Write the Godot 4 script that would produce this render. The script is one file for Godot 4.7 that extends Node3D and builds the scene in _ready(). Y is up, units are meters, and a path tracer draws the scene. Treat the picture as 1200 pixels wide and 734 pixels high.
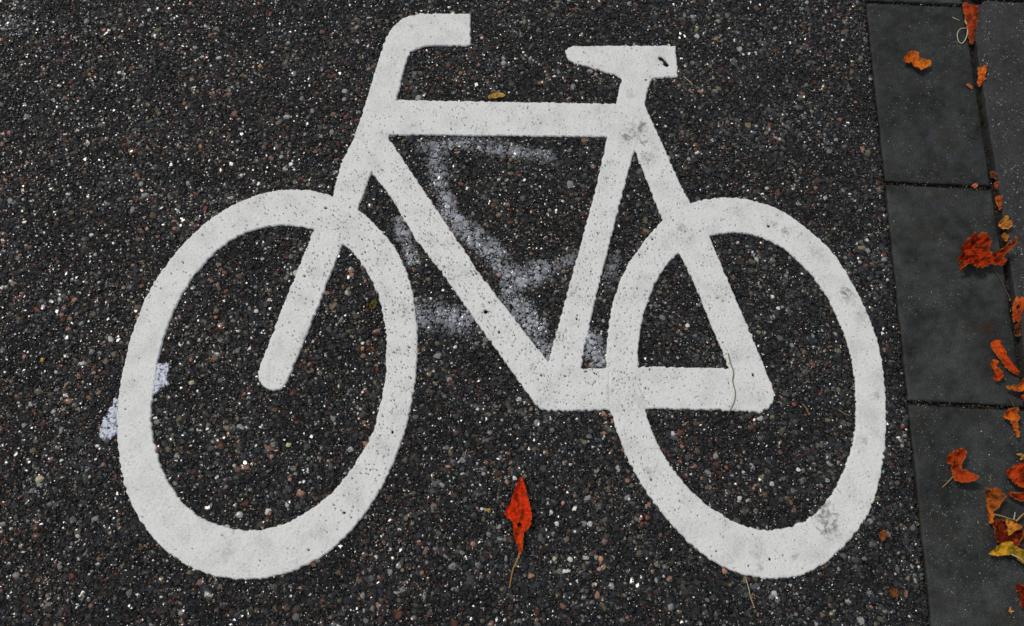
extends Node3D
# A white bicycle marking on coarse asphalt beside a row of concrete slabs, with fallen leaves.
# Ground plane: x to the right, z towards the viewer, y up, metres.

const CAMERA_HEIGHT := 1.35
const CAMERA_BACK := 0.50474
const CELL := 0.0013
const BIG := 1.0

var rng := RandomNumberGenerator.new()
var soft_noise := FastNoiseLite.new()
var fine_noise := FastNoiseLite.new()
var patch_noise := FastNoiseLite.new()
var used_names := {}
var mats := {}

# ---------------------------------------------------------------- naming
func numbered(called: String) -> String:
	var n: int = used_names.get(called, 0)
	used_names[called] = n + 1
	return called if n == 0 else "%s_%03d" % [called, n]

func tag(o: Node, label: String, category: String, group := "") -> void:
	o.set_meta("label", label)
	o.set_meta("category", category)
	if group != "":
		o.set_meta("group", group)

func thing(called: String, at: Vector3, label: String, category: String, group := "") -> Node3D:
	var o := Node3D.new()
	o.name = numbered(called)
	add_child(o)
	o.position = at
	tag(o, label, category, group)
	return o

func part(called: String, mesh: Mesh, material: Material, parent: Node) -> MeshInstance3D:
	var o := MeshInstance3D.new()
	o.name = called
	o.mesh = mesh
	o.material_override = material
	o.cast_shadow = GeometryInstance3D.SHADOW_CASTING_SETTING_ON
	parent.add_child(o, true)
	return o

# ---------------------------------------------------------------- meshes
func mesh_from(verts: PackedVector3Array, normals: PackedVector3Array, colors: PackedColorArray, index: PackedInt32Array) -> ArrayMesh:
	var a := []
	a.resize(Mesh.ARRAY_MAX)
	a[Mesh.ARRAY_VERTEX] = verts
	if normals.size() > 0:
		a[Mesh.ARRAY_NORMAL] = normals
	if colors.size() > 0:
		a[Mesh.ARRAY_COLOR] = colors
	if index.size() > 0:
		a[Mesh.ARRAY_INDEX] = index
	var m := ArrayMesh.new()
	m.add_surface_from_arrays(Mesh.PRIMITIVE_TRIANGLES, a)
	return m

# A field of distances to outlines on the ground; negative inside.
class Field:
	var x0 := 0.0
	var z0 := 0.0
	var nx := 0
	var nz := 0
	var cell := 0.001
	var edge := PackedFloat32Array()
	var owner := PackedInt32Array()
	var pit := PackedFloat32Array()

	func _init(lo: Vector2, hi: Vector2, c: float) -> void:
		cell = c
		x0 = lo.x
		z0 = lo.y
		nx = int((hi.x - lo.x) / c) + 2
		nz = int((hi.y - lo.y) / c) + 2
		edge.resize(nx * nz)
		edge.fill(1.0)
		owner.resize(nx * nz)
		owner.fill(-1)
		pit.resize(nx * nz)
		pit.fill(1.0)

	# contours: Array of Array of Vector2, filled by the even-odd rule
	func add(contours: Array, who: int, band := 0.006) -> void:
		var lo := Vector2(1e9, 1e9)
		var hi := Vector2(-1e9, -1e9)
		for c in contours:
			for p in c:
				lo = lo.min(p)
				hi = hi.max(p)
		var i0 := maxi(0, int((lo.x - band - x0) / cell))
		var i1 := mini(nx - 1, int((hi.x + band - x0) / cell) + 1)
		var j0 := maxi(0, int((lo.y - band - z0) / cell))
		var j1 := mini(nz - 1, int((hi.y + band - z0) / cell) + 1)
		var w := i1 - i0 + 1
		var h := j1 - j0 + 1
		var dist := PackedFloat32Array()
		dist.resize(w * h)
		dist.fill(band)
		for c in contours:
			var n: int = c.size()
			for k in n:
				var a: Vector2 = c[k]
				var b: Vector2 = c[(k + 1) % n]
				var steps := maxi(1, int(ceil(a.distance_to(b) / 0.012)))
				for s in steps:
					var p := a.lerp(b, float(s) / steps)
					var q := a.lerp(b, float(s + 1) / steps)
					var pi0 := maxi(i0, int((minf(p.x, q.x) - band - x0) / cell))
					var pi1 := mini(i1, int((maxf(p.x, q.x) + band - x0) / cell) + 1)
					var pj0 := maxi(j0, int((minf(p.y, q.y) - band - z0) / cell))
					var pj1 := mini(j1, int((maxf(p.y, q.y) + band - z0) / cell) + 1)
					var e := q - p
					var l2 := maxf(e.length_squared(), 1e-12)
					for j in range(pj0, pj1 + 1):
						for i in range(pi0, pi1 + 1):
							var r := Vector2(x0 + i * cell, z0 + j * cell) - p
							var d := (r - e * clampf(r.dot(e) / l2, 0.0, 1.0)).length()
							var at := (j - j0) * w + i - i0
							if d < dist[at]:
								dist[at] = d
		for j in range(j0, j1 + 1):
			var z := z0 + j * cell
			var xs := []
			for c in contours:
				var n: int = c.size()
				for k in n:
					var a: Vector2 = c[k]
					var b: Vector2 = c[(k + 1) % n]
					if (a.y <= z) != (b.y <= z):
						xs.append(a.x + (b.x - a.x) * (z - a.y) / (b.y - a.y))
			xs.sort()
			for s in range(0, xs.size() - 1, 2):
				var q0 := maxi(i0, int(ceil((xs[s] - x0) / cell)))
				var q1 := mini(i1, int(floor((xs[s + 1] - x0) / cell)))
				for i in range(q0, q1 + 1):
					var at := (j - j0) * w + i - i0
					dist[at] = -dist[at]
		for j in range(j0, j1 + 1):
			for i in range(i0, i1 + 1):
				var d := dist[(j - j0) * w + i - i0]
				var at := j * nx + i
				if d < edge[at]:
					edge[at] = d
					if d < 0.0055:
						owner[at] = who

	func hole(p: Vector2, rx: float, rz: float, turn: float) -> void:
		var reach := maxf(rx, rz) + 0.004
		var cs := cos(turn)
		var sn := sin(turn)
		for j in range(maxi(0, int((p.y - reach - z0) / cell)), mini(nz - 1, int((p.y + reach - z0) / cell) + 1) + 1):
			for i in range(maxi(0, int((p.x - reach - x0) / cell)), mini(nx - 1, int((p.x + reach - x0) / cell) + 1) + 1):
				var q := Vector2(x0 + i * cell, z0 + j * cell) - p
				var u := Vector2(q.x * cs + q.y * sn, q.y * cs - q.x * sn)
				var d := (Vector2(u.x / rx, u.y / rz).length() - 1.0) * minf(rx, rz)
				var at := j * nx + i
				if d < pit[at]:
					pit[at] = d

	func at_point(x: float, z: float) -> float:
		var i := int(round((x - x0) / cell))
		var j := int(round((z - z0) / cell))
		if i < 0 or j < 0 or i >= nx or j >= nz:
			return 1.0
		return edge[j * nx + i]

	# Marching squares. Returns one [verts, normals, colors, index] for each owner.
	# lift(x, z, edge_distance, pit_distance) -> y; tint(x, z, edge_distance) -> Color
	func surface(owners: int, lift: Callable, tint: Callable, thick := 0.0) -> Array:
		var node_at := PackedInt32Array()
		node_at.resize(nx * nz)
		node_at.fill(-1)
		var across := node_at.duplicate()
		var along := node_at.duplicate()
		var verts := PackedVector3Array()
		var colors := PackedColorArray()
		var faces: Array = []
		for k in owners:
			faces.append(PackedInt32Array())
		var f := PackedFloat32Array()
		f.resize(nx * nz)
		for at in nx * nz:
			f[at] = maxf(edge[at], -pit[at])
		var ring := PackedInt32Array()
		var rim: Array = []
		for j in nz - 1:
			for i in nx - 1:
				var a := j * nx + i
				var b := a + 1
				var c := a + nx + 1
				var d := a + nx
				var fa := f[a]
				var fb := f[b]
				var fc := f[c]
				var fd := f[d]
				if fa >= 0.0 and fb >= 0.0 and fc >= 0.0 and fd >= 0.0:
					continue
				ring.clear()
				var corner := [a, b, c, d]
				var value := [fa, fb, fc, fd]
				var cx := [i, i + 1, i + 1, i]
				var cz := [j, j, j + 1, j + 1]
				var out_v := -1
				for k in 4:
					var n := (k + 1) % 4
					if value[k] < 0.0:
						var at: int = corner[k]
						if node_at[at] < 0:
							node_at[at] = verts.size()
							var x: float = x0 + cx[k] * cell
							var z: float = z0 + cz[k] * cell
							verts.append(Vector3(x, lift.call(x, z, edge[at], pit[at]), z))
							colors.append(tint.call(x, z, edge[at]))
						ring.append(node_at[at])
					if (value[k] < 0.0) != (value[n] < 0.0):
						var key: int
						var store: PackedInt32Array
						var flat := k % 2 == 0
						if k == 0: key = a
						elif k == 1: key = b
						elif k == 2: key = d
						else: key = a
						var got := across[key] if flat else along[key]
						if got < 0:
							var t: float = clampf(value[k] / (value[k] - value[n]), 0.02, 0.98)
							var x: float = x0 + lerpf(cx[k], cx[n], t) * cell
							var z: float = z0 + lerpf(cz[k], cz[n], t) * cell
							got = verts.size()
							verts.append(Vector3(x, lift.call(x, z, 0.0, 1.0), z))
							colors.append(tint.call(x, z, 0.0))
							if flat: across[key] = got
							else: along[key] = got
						ring.append(got)
						if thick > 0.0:
							if out_v < 0: out_v = got
							else: rim.append([out_v, got])
				var who := -1
				for k in 4:
					if value[k] < 0.0 and owner[corner[k]] > who:
						who = owner[corner[k]]
				if who < 0:
					who = 0
				for k in range(1, ring.size() - 1):
					faces[who].append(ring[0])
					faces[who].append(ring[k])
					faces[who].append(ring[k + 1])
		var normals := PackedVector3Array()
		normals.resize(verts.size())
		for list in faces:
			for t in range(0, list.size(), 3):
				var p := verts[list[t]]
				var nrm := (verts[list[t + 2]] - p).cross(verts[list[t + 1]] - p)
				for k in 3:
					normals[list[t + k]] += nrm
		for v in normals.size():
			normals[v] = normals[v].normalized() if normals[v].length_squared() > 0.0 else Vector3.UP
		var result: Array = []
		var slot := PackedInt32Array()
		slot.resize(verts.size())
		for list in faces:
			slot.fill(-1)
			var pv := PackedVector3Array()
			var pn := PackedVector3Array()
			var pc := PackedColorArray()
			var px := PackedInt32Array()
			for v in list:
				if slot[v] < 0:
					slot[v] = pv.size()
					pv.append(verts[v])
					pn.append(normals[v])
					pc.append(colors[v])
				px.append(slot[v])
			if thick > 0.0 and pv.size() > 0:
				var n := pv.size()
				for v in n:
					pv.append(pv[v] - pn[v] * thick)
					pn.append(-pn[v])
					pc.append(pc[v])
				var m := px.size()
				for t in range(0, m, 3):
					px.append(px[t] + n)
					px.append(px[t + 2] + n)
					px.append(px[t + 1] + n)
				for r in rim:
					var p: int = slot[r[0]]
					var q: int = slot[r[1]]
					if p >= 0 and q >= 0:
						for v in [p, q, q + n, p, q + n, p + n]:
							px.append(v)
			result.append([pv, pn, pc, px])
		return result

func pairs(flat: Array) -> Array:
	var out := []
	for k in range(0, flat.size(), 2):
		out.append(Vector2(flat[k], flat[k + 1]))
	return out

func smooth_loop(points: Array, per := 5) -> Array:
	var out := []
	var n := points.size()
	for k in n:
		var a: Vector2 = points[(k + n - 1) % n]
		var b: Vector2 = points[k]
		var c: Vector2 = points[(k + 1) % n]
		var d: Vector2 = points[(k + 2) % n]
		for s in per:
			out.append(b.cubic_interpolate(c, a, d, float(s) / per))
	return out

# A best-fitting smooth closed outline: averages neighbours once so that tracing jitter goes.
func relaxed(points: Array, times := 2) -> Array:
	var p := points
	for t in times:
		var q := []
		var n := p.size()
		for k in n:
			q.append((p[(k + n - 1) % n] as Vector2) * 0.25 + (p[k] as Vector2) * 0.5 + (p[(k + 1) % n] as Vector2) * 0.25)
		p = q
	return p

func tube(points: Array, r0: float, r1: float, sides := 6) -> ArrayMesh:
	var verts := PackedVector3Array()
	var normals := PackedVector3Array()
	var index := PackedInt32Array()
	var n := points.size()
	for k in n:
		var here: Vector3 = points[k]
		var ahead: Vector3 = points[mini(k + 1, n - 1)] - points[maxi(k - 1, 0)]
		ahead = ahead.normalized()
		var side := ahead.cross(Vector3.UP).normalized()
		var up := side.cross(ahead)
		var r := lerpf(r0, r1, float(k) / (n - 1))
		for s in sides:
			var a := TAU * s / sides
			var d := side * cos(a) + up * sin(a)
			verts.append(here + d * r)
			normals.append(d)
	for k in n - 1:
		for s in sides:
			var a := k * sides + s
			var b := k * sides + (s + 1) % sides
			for v in [a, b, a + sides, b, b + sides, a + sides]:
				index.append(v)
	var tip0 := verts.size()
	verts.append(points[0])
	normals.append((points[0] - points[1] as Vector3).normalized())
	verts.append(points[n - 1])
	normals.append((points[n - 1] - points[n - 2] as Vector3).normalized())
	for s in sides:
		for v in [tip0, (s + 1) % sides, s]:
			index.append(v)
		for v in [tip0 + 1, (n - 1) * sides + s, (n - 1) * sides + (s + 1) % sides]:
			index.append(v)
	return mesh_from(verts, normals, PackedColorArray(), index)

# A smooth run of points over flat [x, z] pairs; heights run from the list.
func strand(flat: Array, heights: Array, origin: Vector3) -> Array:
	var p := pairs(flat)
	var out := []
	var n := p.size()
	for k in n - 1:
		var a: Vector2 = p[maxi(k - 1, 0)]
		var d: Vector2 = p[mini(k + 2, n - 1)]
		for s in 6:
			var t := s / 6.0
			var q: Vector2 = (p[k] as Vector2).cubic_interpolate(p[k + 1], a, d, t)
			out.append(Vector3(q.x, lerpf(heights[k], heights[k + 1], t), q.y) - origin)
	var last: Vector2 = p[n - 1]
	out.append(Vector3(last.x, heights[n - 1], last.y) - origin)
	return out

# ---------------------------------------------------------------- stones
func stone_mesh(fine: bool) -> ArrayMesh:
	var g := (1.0 + sqrt(5.0)) / 2.0
	var base := [Vector3(-1, g, 0), Vector3(1, g, 0), Vector3(-1, -g, 0), Vector3(1, -g, 0), Vector3(0, -1, g), Vector3(0, 1, g), Vector3(0, -1, -g), Vector3(0, 1, -g), Vector3(g, 0, -1), Vector3(g, 0, 1), Vector3(-g, 0, -1), Vector3(-g, 0, 1)]
	var tri := [0, 11, 5, 0, 5, 1, 0, 1, 7, 0, 7, 10, 0, 10, 11, 1, 5, 9, 5, 11, 4, 11, 10, 2, 10, 7, 6, 7, 1, 8, 3, 9, 4, 3, 4, 2, 3, 2, 6, 3, 6, 8, 3, 8, 9, 4, 9, 5, 2, 4, 11, 6, 2, 10, 8, 6, 7, 9, 8, 1]
	var pts := []
	for b in base:
		pts.append((b as Vector3).normalized())
	if fine:
		var mid := {}
		var next := []
		for t in range(0, tri.size(), 3):
			var m := []
			for k in 3:
				var a: int = tri[t + k]
				var b: int = tri[t + (k + 1) % 3]
				var key := mini(a, b) * 1000 + maxi(a, b)
				if not mid.has(key):
					mid[key] = pts.size()
					pts.append((pts[a] + pts[b] as Vector3).normalized())
				m.append(mid[key])
			next.append_array([tri[t], m[0], m[2], tri[t + 1], m[1], m[0], tri[t + 2], m[2], m[1], m[0], m[1], m[2]])
		tri = next
	# broken faces: cut the ball with random planes
	var planes := []
	for k in (9 if fine else 6):
		planes.append([Vector3(rng.randfn(), rng.randfn(), rng.randfn()).normalized(), rng.randf_range(0.55, 0.85)])
	for k in pts.size():
		var p: Vector3 = pts[k] * rng.randf_range(0.86, 1.12)
		for pl in planes:
			var over: float = p.dot(pl[0]) - pl[1]
			if over > 0.0:
				p -= pl[0] * over
		pts[k] = p
	var verts := PackedVector3Array()
	for t in range(0, tri.size(), 3):
		verts.append(pts[tri[t]])
		verts.append(pts[tri[t + 2]])
		verts.append(pts[tri[t + 1]])
	return mesh_from(verts, PackedVector3Array(), PackedColorArray(), PackedInt32Array())

func stone_colour(x: float, z: float) -> Color:
	var k := rng.randf()
	var warm := clampf(0.42 - x * 0.55 + patch_noise.get_noise_2d(x * 300.0, z * 300.0) * 0.9, 0.0, 1.0)
	var c: Color
	if k < 0.64:
		var v := lerpf(0.004, 0.030, pow(rng.randf(), 1.6))
		c = Color(v * rng.randf_range(0.86, 1.02), v, v * rng.randf_range(0.95, 1.25))
	elif k < 0.64 + 0.13 * (0.25 + warm):
		var v := rng.randf_range(0.4, 1.5)
		c = Color(0.034 * v, 0.020 * v, 0.014 * v)
	elif k < 0.64 + 0.175 * (0.25 + warm):
		var v := rng.randf_range(0.4, 1.4)
		c = Color(0.110 * v, 0.036 * v, 0.020 * v)
	elif k < 0.875:
		var v := rng.randf_range(0.4, 1.5)
		c = Color(0.055 * v, 0.056 * v, 0.053 * v)
	elif k < 0.93:
		var v := rng.randf_range(0.4, 1.5)
		c = Color(0.14 * v, 0.110 * v, 0.065 * v)
	elif k < 0.968:
		var v := rng.randf_range(0.5, 1.5)
		c = Color(0.19 * v, 0.19 * v, 0.18 * v)
	elif k < 0.987:
		var v := rng.randf_range(0.7, 1.3)
		c = Color(0.28 * v, 0.15 * v, 0.10 * v)
	else:
		var v := rng.randf_range(0.7, 1.2)
		c = Color(0.50 * v, 0.50 * v, 0.47 * v)
	# streaks where the binder is rubbed off the stones or still coats them
	return c * clampf(0.74 + 0.85 * patch_noise.get_noise_2d(x * 620.0 + 200.0, z * 620.0), 0.35, 1.4)

# old worn-off white paint: strokes of the earlier marking, still clinging to the stones
var worn_strokes := []
func worn_paint(x: float, z: float) -> float:
	if x < -0.34 or x > 0.24 or z < -0.42 or z > 0.15:
		return 0.0
	var best := 0.0
	for s in worn_strokes:
		var r: Vector2 = Vector2(x, z) - s[0]
		var e: Vector2 = s[1] - s[0]
		var d := (r - e * clampf(r.dot(e) / e.length_squared(), 0.0, 1.0)).length()
		best = maxf(best, s[3] * clampf(1.25 - d / s[2], 0.0, 1.0))
	var n := soft_noise.get_noise_2d(x * 6000.0, z * 6000.0) * 0.5 + patch_noise.get_noise_2d(x * 2600.0, z * 2600.0) * 0.9
	return clampf(best * (1.0 + n * 1.1), 0.0, 1.0)

func stone_layer(meshes: Array, lo: Vector2, hi: Vector2, step: float, r_lo: float, r_hi: float, top_lo: float, top_hi: float, marking: Field, inner_lo: Vector2, inner_hi: Vector2, parent: Node, material: Material) -> void:
	var buffers := []
	for k in meshes.size():
		buffers.append(PackedFloat32Array())
	var nx := int((hi.x - lo.x) / step)
	var nz := int((hi.y - lo.y) / step)
	for j in nz:
		for i in nx:
			var x := lo.x + (i + rng.randf_range(-0.1, 1.1)) * step
			var z := lo.y + (j + rng.randf_range(-0.1, 1.1)) * step
			if x > kerb_x(z) + 0.002:
				continue
			if inner_hi.x > inner_lo.x and x > inner_lo.x and x < inner_hi.x and z > inner_lo.y and z < inner_hi.y:
				continue
			if marking.at_point(x, z) < -0.004:
				continue
			var r := lerpf(r_lo, r_hi, pow(rng.randf(), 2.2))
			var basis := Basis.from_euler(Vector3(rng.randf_range(0, TAU), rng.randf_range(0, TAU), rng.randf_range(0, TAU)))
			var flat := Basis.from_scale(Vector3(r * rng.randf_range(0.8, 1.35), r * rng.randf_range(0.55, 0.8), r * rng.randf_range(0.8, 1.2)))
			# rolled flat by the roller: broad faces lie nearly level
			basis = Basis(Vector3(rng.randfn(), rng.randfn() * 2.0, rng.randfn()).normalized(), rng.randfn() * 0.28) * Basis(Vector3.UP, rng.randf() * TAU) * flat * basis
			var y := rng.randf_range(top_lo, top_hi) - r * 0.55
			var c := stone_colour(x, z)
			var worn := worn_paint(x, z)
			if worn > 0.02:
				var w := clampf(worn * rng.randf_range(0.6, 1.35), 0.0, 0.95)
				c = c.lerp(Color(0.46, 0.48, 0.52), w * 0.85)
			for s in scuffs:
				var dd: float = Vector2(x, z).distance_to(s[0]) / s[1]
				if dd < 1.0 and rng.randf() > dd:
					c = c.lerp(Color(0.40, 0.42, 0.45), rng.randf_range(0.15, s[2]))
			var b: PackedFloat32Array = buffers[rng.randi() % meshes.size()]
			b.append_array([basis.x.x, basis.y.x, basis.z.x, x, basis.x.y, basis.y.y, basis.z.y, y, basis.x.z, basis.y.z, basis.z.z, z, c.r, c.g, c.b, 1.0])
	for k in meshes.size():
		var mm := MultiMesh.new()
		mm.transform_format = MultiMesh.TRANSFORM_3D
		mm.use_colors = true
		mm.mesh = meshes[k]
		mm.instance_count = buffers[k].size() / 16
		mm.buffer = buffers[k]
		var o := MultiMeshInstance3D.new()
		o.name = "aggregate"
		o.multimesh = mm
		o.material_override = material
		o.set_meta("kind", "stuff")
		parent.add_child(o, true)

var scuffs := []

# left edge of the slab row: where the asphalt ends
func kerb_x(z: float) -> float:
	return 0.6475 - 0.0608 * z

# ---------------------------------------------------------------- slabs
# corners: four points on the ground in order; the top is a grid with worn edges.
func slab_mesh(corners: Array, top: float, deep: float, grain: float, wear: float, tint: Callable, chips := [0.0, 0.0, 0.0, 0.0]) -> ArrayMesh:
	var a: Vector2 = corners[0]
	var b: Vector2 = corners[1]
	var c: Vector2 = corners[2]
	var d: Vector2 = corners[3]
	var wide := a.distance_to(b)
	var long := a.distance_to(d)
	var us := [0.0, 0.0]
	var drops := []
	var run := func(length: float) -> Array:
		var s := [[-1.0, 0.0], [0.0, 0.0], [0.0012, 0.0], [0.003, 0.0], [0.006, 0.0]]
		var n := int(length / 0.005)
		for k in range(2, n - 1):
			s.append([length * k / n, 0.0])
		for q in [0.006, 0.003, 0.0012, 0.0]:
			s.append([length - q, 0.0])
		s.append([length + 1.0, 0.0])
		return s
	var su: Array = run.call(wide)
	var sv: Array = run.call(long)
	var verts := PackedVector3Array()
	var colors := PackedColorArray()
	var index := PackedInt32Array()
	for jv in sv.size():
		for iu in su.size():
			var u: float = clampf(su[iu][0], 0.0, wide)
			var v: float = clampf(sv[jv][0], 0.0, long)
			var skirt: bool = su[iu][0] < -0.5 or su[iu][0] > wide + 0.5 or sv[jv][0] < -0.5 or sv[jv][0] > long + 0.5
			# broken corners
			var lost := maxf(maxf(chips[0] - u - v, chips[1] - (wide - u) - v), maxf(chips[2] - (wide - u) - (long - v), chips[3] - u - (long - v))) * 0.5
			if lost > 0.0:
				u += lost * (1.0 if u < wide * 0.5 else -1.0)
				v += lost * (1.0 if v < long * 0.5 else -1.0)
			var p := a.lerp(b, u / wide).lerp(d.lerp(c, u / wide), v / long)
			var rim := minf(minf(u, wide - u), minf(v, long - v))
			var n1 := soft_noise.get_noise_2d(p.x * 3500.0, p.y * 3500.0)
			var n2 := fine_noise.get_noise_2d(p.x * 9000.0, p.y * 9000.0)
			var n3 := patch_noise.get_noise_2d(p.x * 900.0 + 50.0, p.y * 900.0)
			# chipped arris: the outline itself wanders a little
			if rim < 0.0065:
				var inward := Vector2((wide * 0.5 - u) / wide, (long * 0.5 - v) / long)
				var push := wear * (0.35 + 0.8 * maxf(0.0, n3) + 0.5 * n1) * (1.0 - rim / 0.0065)
				if u < 0.0065: p += (b - a).normalized() * push
				if wide - u < 0.0065: p -= (b - a).normalized() * push
				if v < 0.0065: p += (d - a).normalized() * push
				if long - v < 0.0065: p -= (d - a).normalized() * push
			var t := clampf(rim / 0.0045, 0.0, 1.0)
			var y := top - 0.0030 * (1.0 - t) * (1.0 - t) + grain * (n1 * 0.5 + n2 * 0.5) + 0.0010 * n3
			if skirt:
				y = -deep
			verts.append(Vector3(p.x, y, p.y))
			colors.append(tint.call(p.x, p.y))
	var w := su.size()
	for jv in sv.size() - 1:
		for iu in w - 1:
			var q := jv * w + iu
			for k in [q, q + 1, q + w, q + 1, q + w + 1, q + w]:
				index.append(k)
	var normals := PackedVector3Array()
	normals.resize(verts.size())
	for t in range(0, index.size(), 3):
		var p := verts[index[t]]
		var nrm := (verts[index[t + 2]] - p).cross(verts[index[t + 1]] - p)
		for k in 3:
			normals[index[t + k]] += nrm
	for v in normals.size():
		normals[v] = normals[v].normalized() if normals[v].length_squared() > 0.0 else Vector3.UP
	return mesh_from(verts, normals, colors, index)

func soil_mesh(x_lo: float, x_hi: float, z_lo: float, z_hi: float, y: float, step: float, bumps: float) -> ArrayMesh:
	var verts := PackedVector3Array()
	var index := PackedInt32Array()
	var nx := int((x_hi - x_lo) / step) + 1
	var nz := int((z_hi - z_lo) / step) + 1
	for j in nz + 1:
		for i in nx + 1:
			var z := z_lo + (z_hi - z_lo) * j / nz
			var x := x_lo + (x_hi - x_lo) * i / nx - 0.0608 * z
			verts.append(Vector3(x, y + bumps * (fine_noise.get_noise_2d(x * 5000.0, z * 5000.0) + 0.6 * soft_noise.get_noise_2d(x * 2000.0, z * 2000.0)), z))
	for j in nz:
		for i in nx:
			var q := j * (nx + 1) + i
			for k in [q, q + 1, q + nx + 1, q + 1, q + nx + 2, q + nx + 1]:
				index.append(k)
	var normals := PackedVector3Array()
	normals.resize(verts.size())
	for t in range(0, index.size(), 3):
		var p := verts[index[t]]
		var nrm := (verts[index[t + 2]] - p).cross(verts[index[t + 1]] - p)
		for k in 3:
			normals[index[t + k]] += nrm
	for v in normals.size():
		normals[v] = normals[v].normalized()
	return mesh_from(verts, normals, PackedColorArray(), index)

func sheet(points: Array, y: float) -> ArrayMesh:
	var verts := PackedVector3Array()
	var normals := PackedVector3Array()
	for p in points:
		verts.append(Vector3(p.x, y, p.y))
		normals.append(Vector3.UP)
	return mesh_from(verts, normals, PackedColorArray(), PackedInt32Array([0, 1, 2, 0, 2, 3]))

# ---------------------------------------------------------------- textures
func speckle(size: int, dark: Color, light: Color, spots: Array, seed_value: int) -> ImageTexture:
	var r := RandomNumberGenerator.new()
	r.seed = seed_value
	var n := FastNoiseLite.new()
	n.seed = seed_value
	n.frequency = 0.06
	n.fractal_octaves = 3
	var grey := n.get_seamless_image(size, size)
	var bytes := grey.get_data()
	var data := PackedByteArray()
	data.resize(size * size * 3)
	for k in size * size:
		var t := clampf((bytes[k] / 255.0 - 0.5) * 1.5 + 0.5 + r.randf_range(-0.28, 0.28), 0.0, 1.0)
		data[k * 3] = int((dark.r + (light.r - dark.r) * t) * 255.0)
		data[k * 3 + 1] = int((dark.g + (light.g - dark.g) * t) * 255.0)
		data[k * 3 + 2] = int((dark.b + (light.b - dark.b) * t) * 255.0)
	for s in spots:
		for k in int(s[0]):
			var cx := r.randi() % size
			var cy := r.randi() % size
			var rad := r.randf_range(s[1], s[2])
			var c: Color = s[3]
			var v := r.randf_range(0.6, 1.15)
			var sq := r.randf_range(0.6, 1.6)
			var reach := int(ceil(rad * 1.6))
			for dy in range(-reach, reach + 1):
				for dx in range(-reach, reach + 1):
					if dx * dx * sq + dy * dy / sq <= rad * rad:
						var at := (((cy + dy + size) % size) * size + (cx + dx + size) % size) * 3
						data[at] = mini(255, int(c.r * v * 255.0))
						data[at + 1] = mini(255, int(c.g * v * 255.0))
						data[at + 2] = mini(255, int(c.b * v * 255.0))
	var im := Image.create_from_data(size, size, false, Image.FORMAT_RGB8, data)
	im.generate_mipmaps()
	return ImageTexture.create_from_image(im)

func relief(size: int, frequency: float, seed_value: int, strength: float) -> ImageTexture:
	var n := FastNoiseLite.new()
	n.seed = seed_value
	n.frequency = frequency
	n.fractal_octaves = 4
	var im := n.get_seamless_image(size, size)
	im.convert(Image.FORMAT_RGBA8)
	im.bump_map_to_normal_map(strength)
	im.generate_mipmaps()
	return ImageTexture.create_from_image(im)

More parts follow.
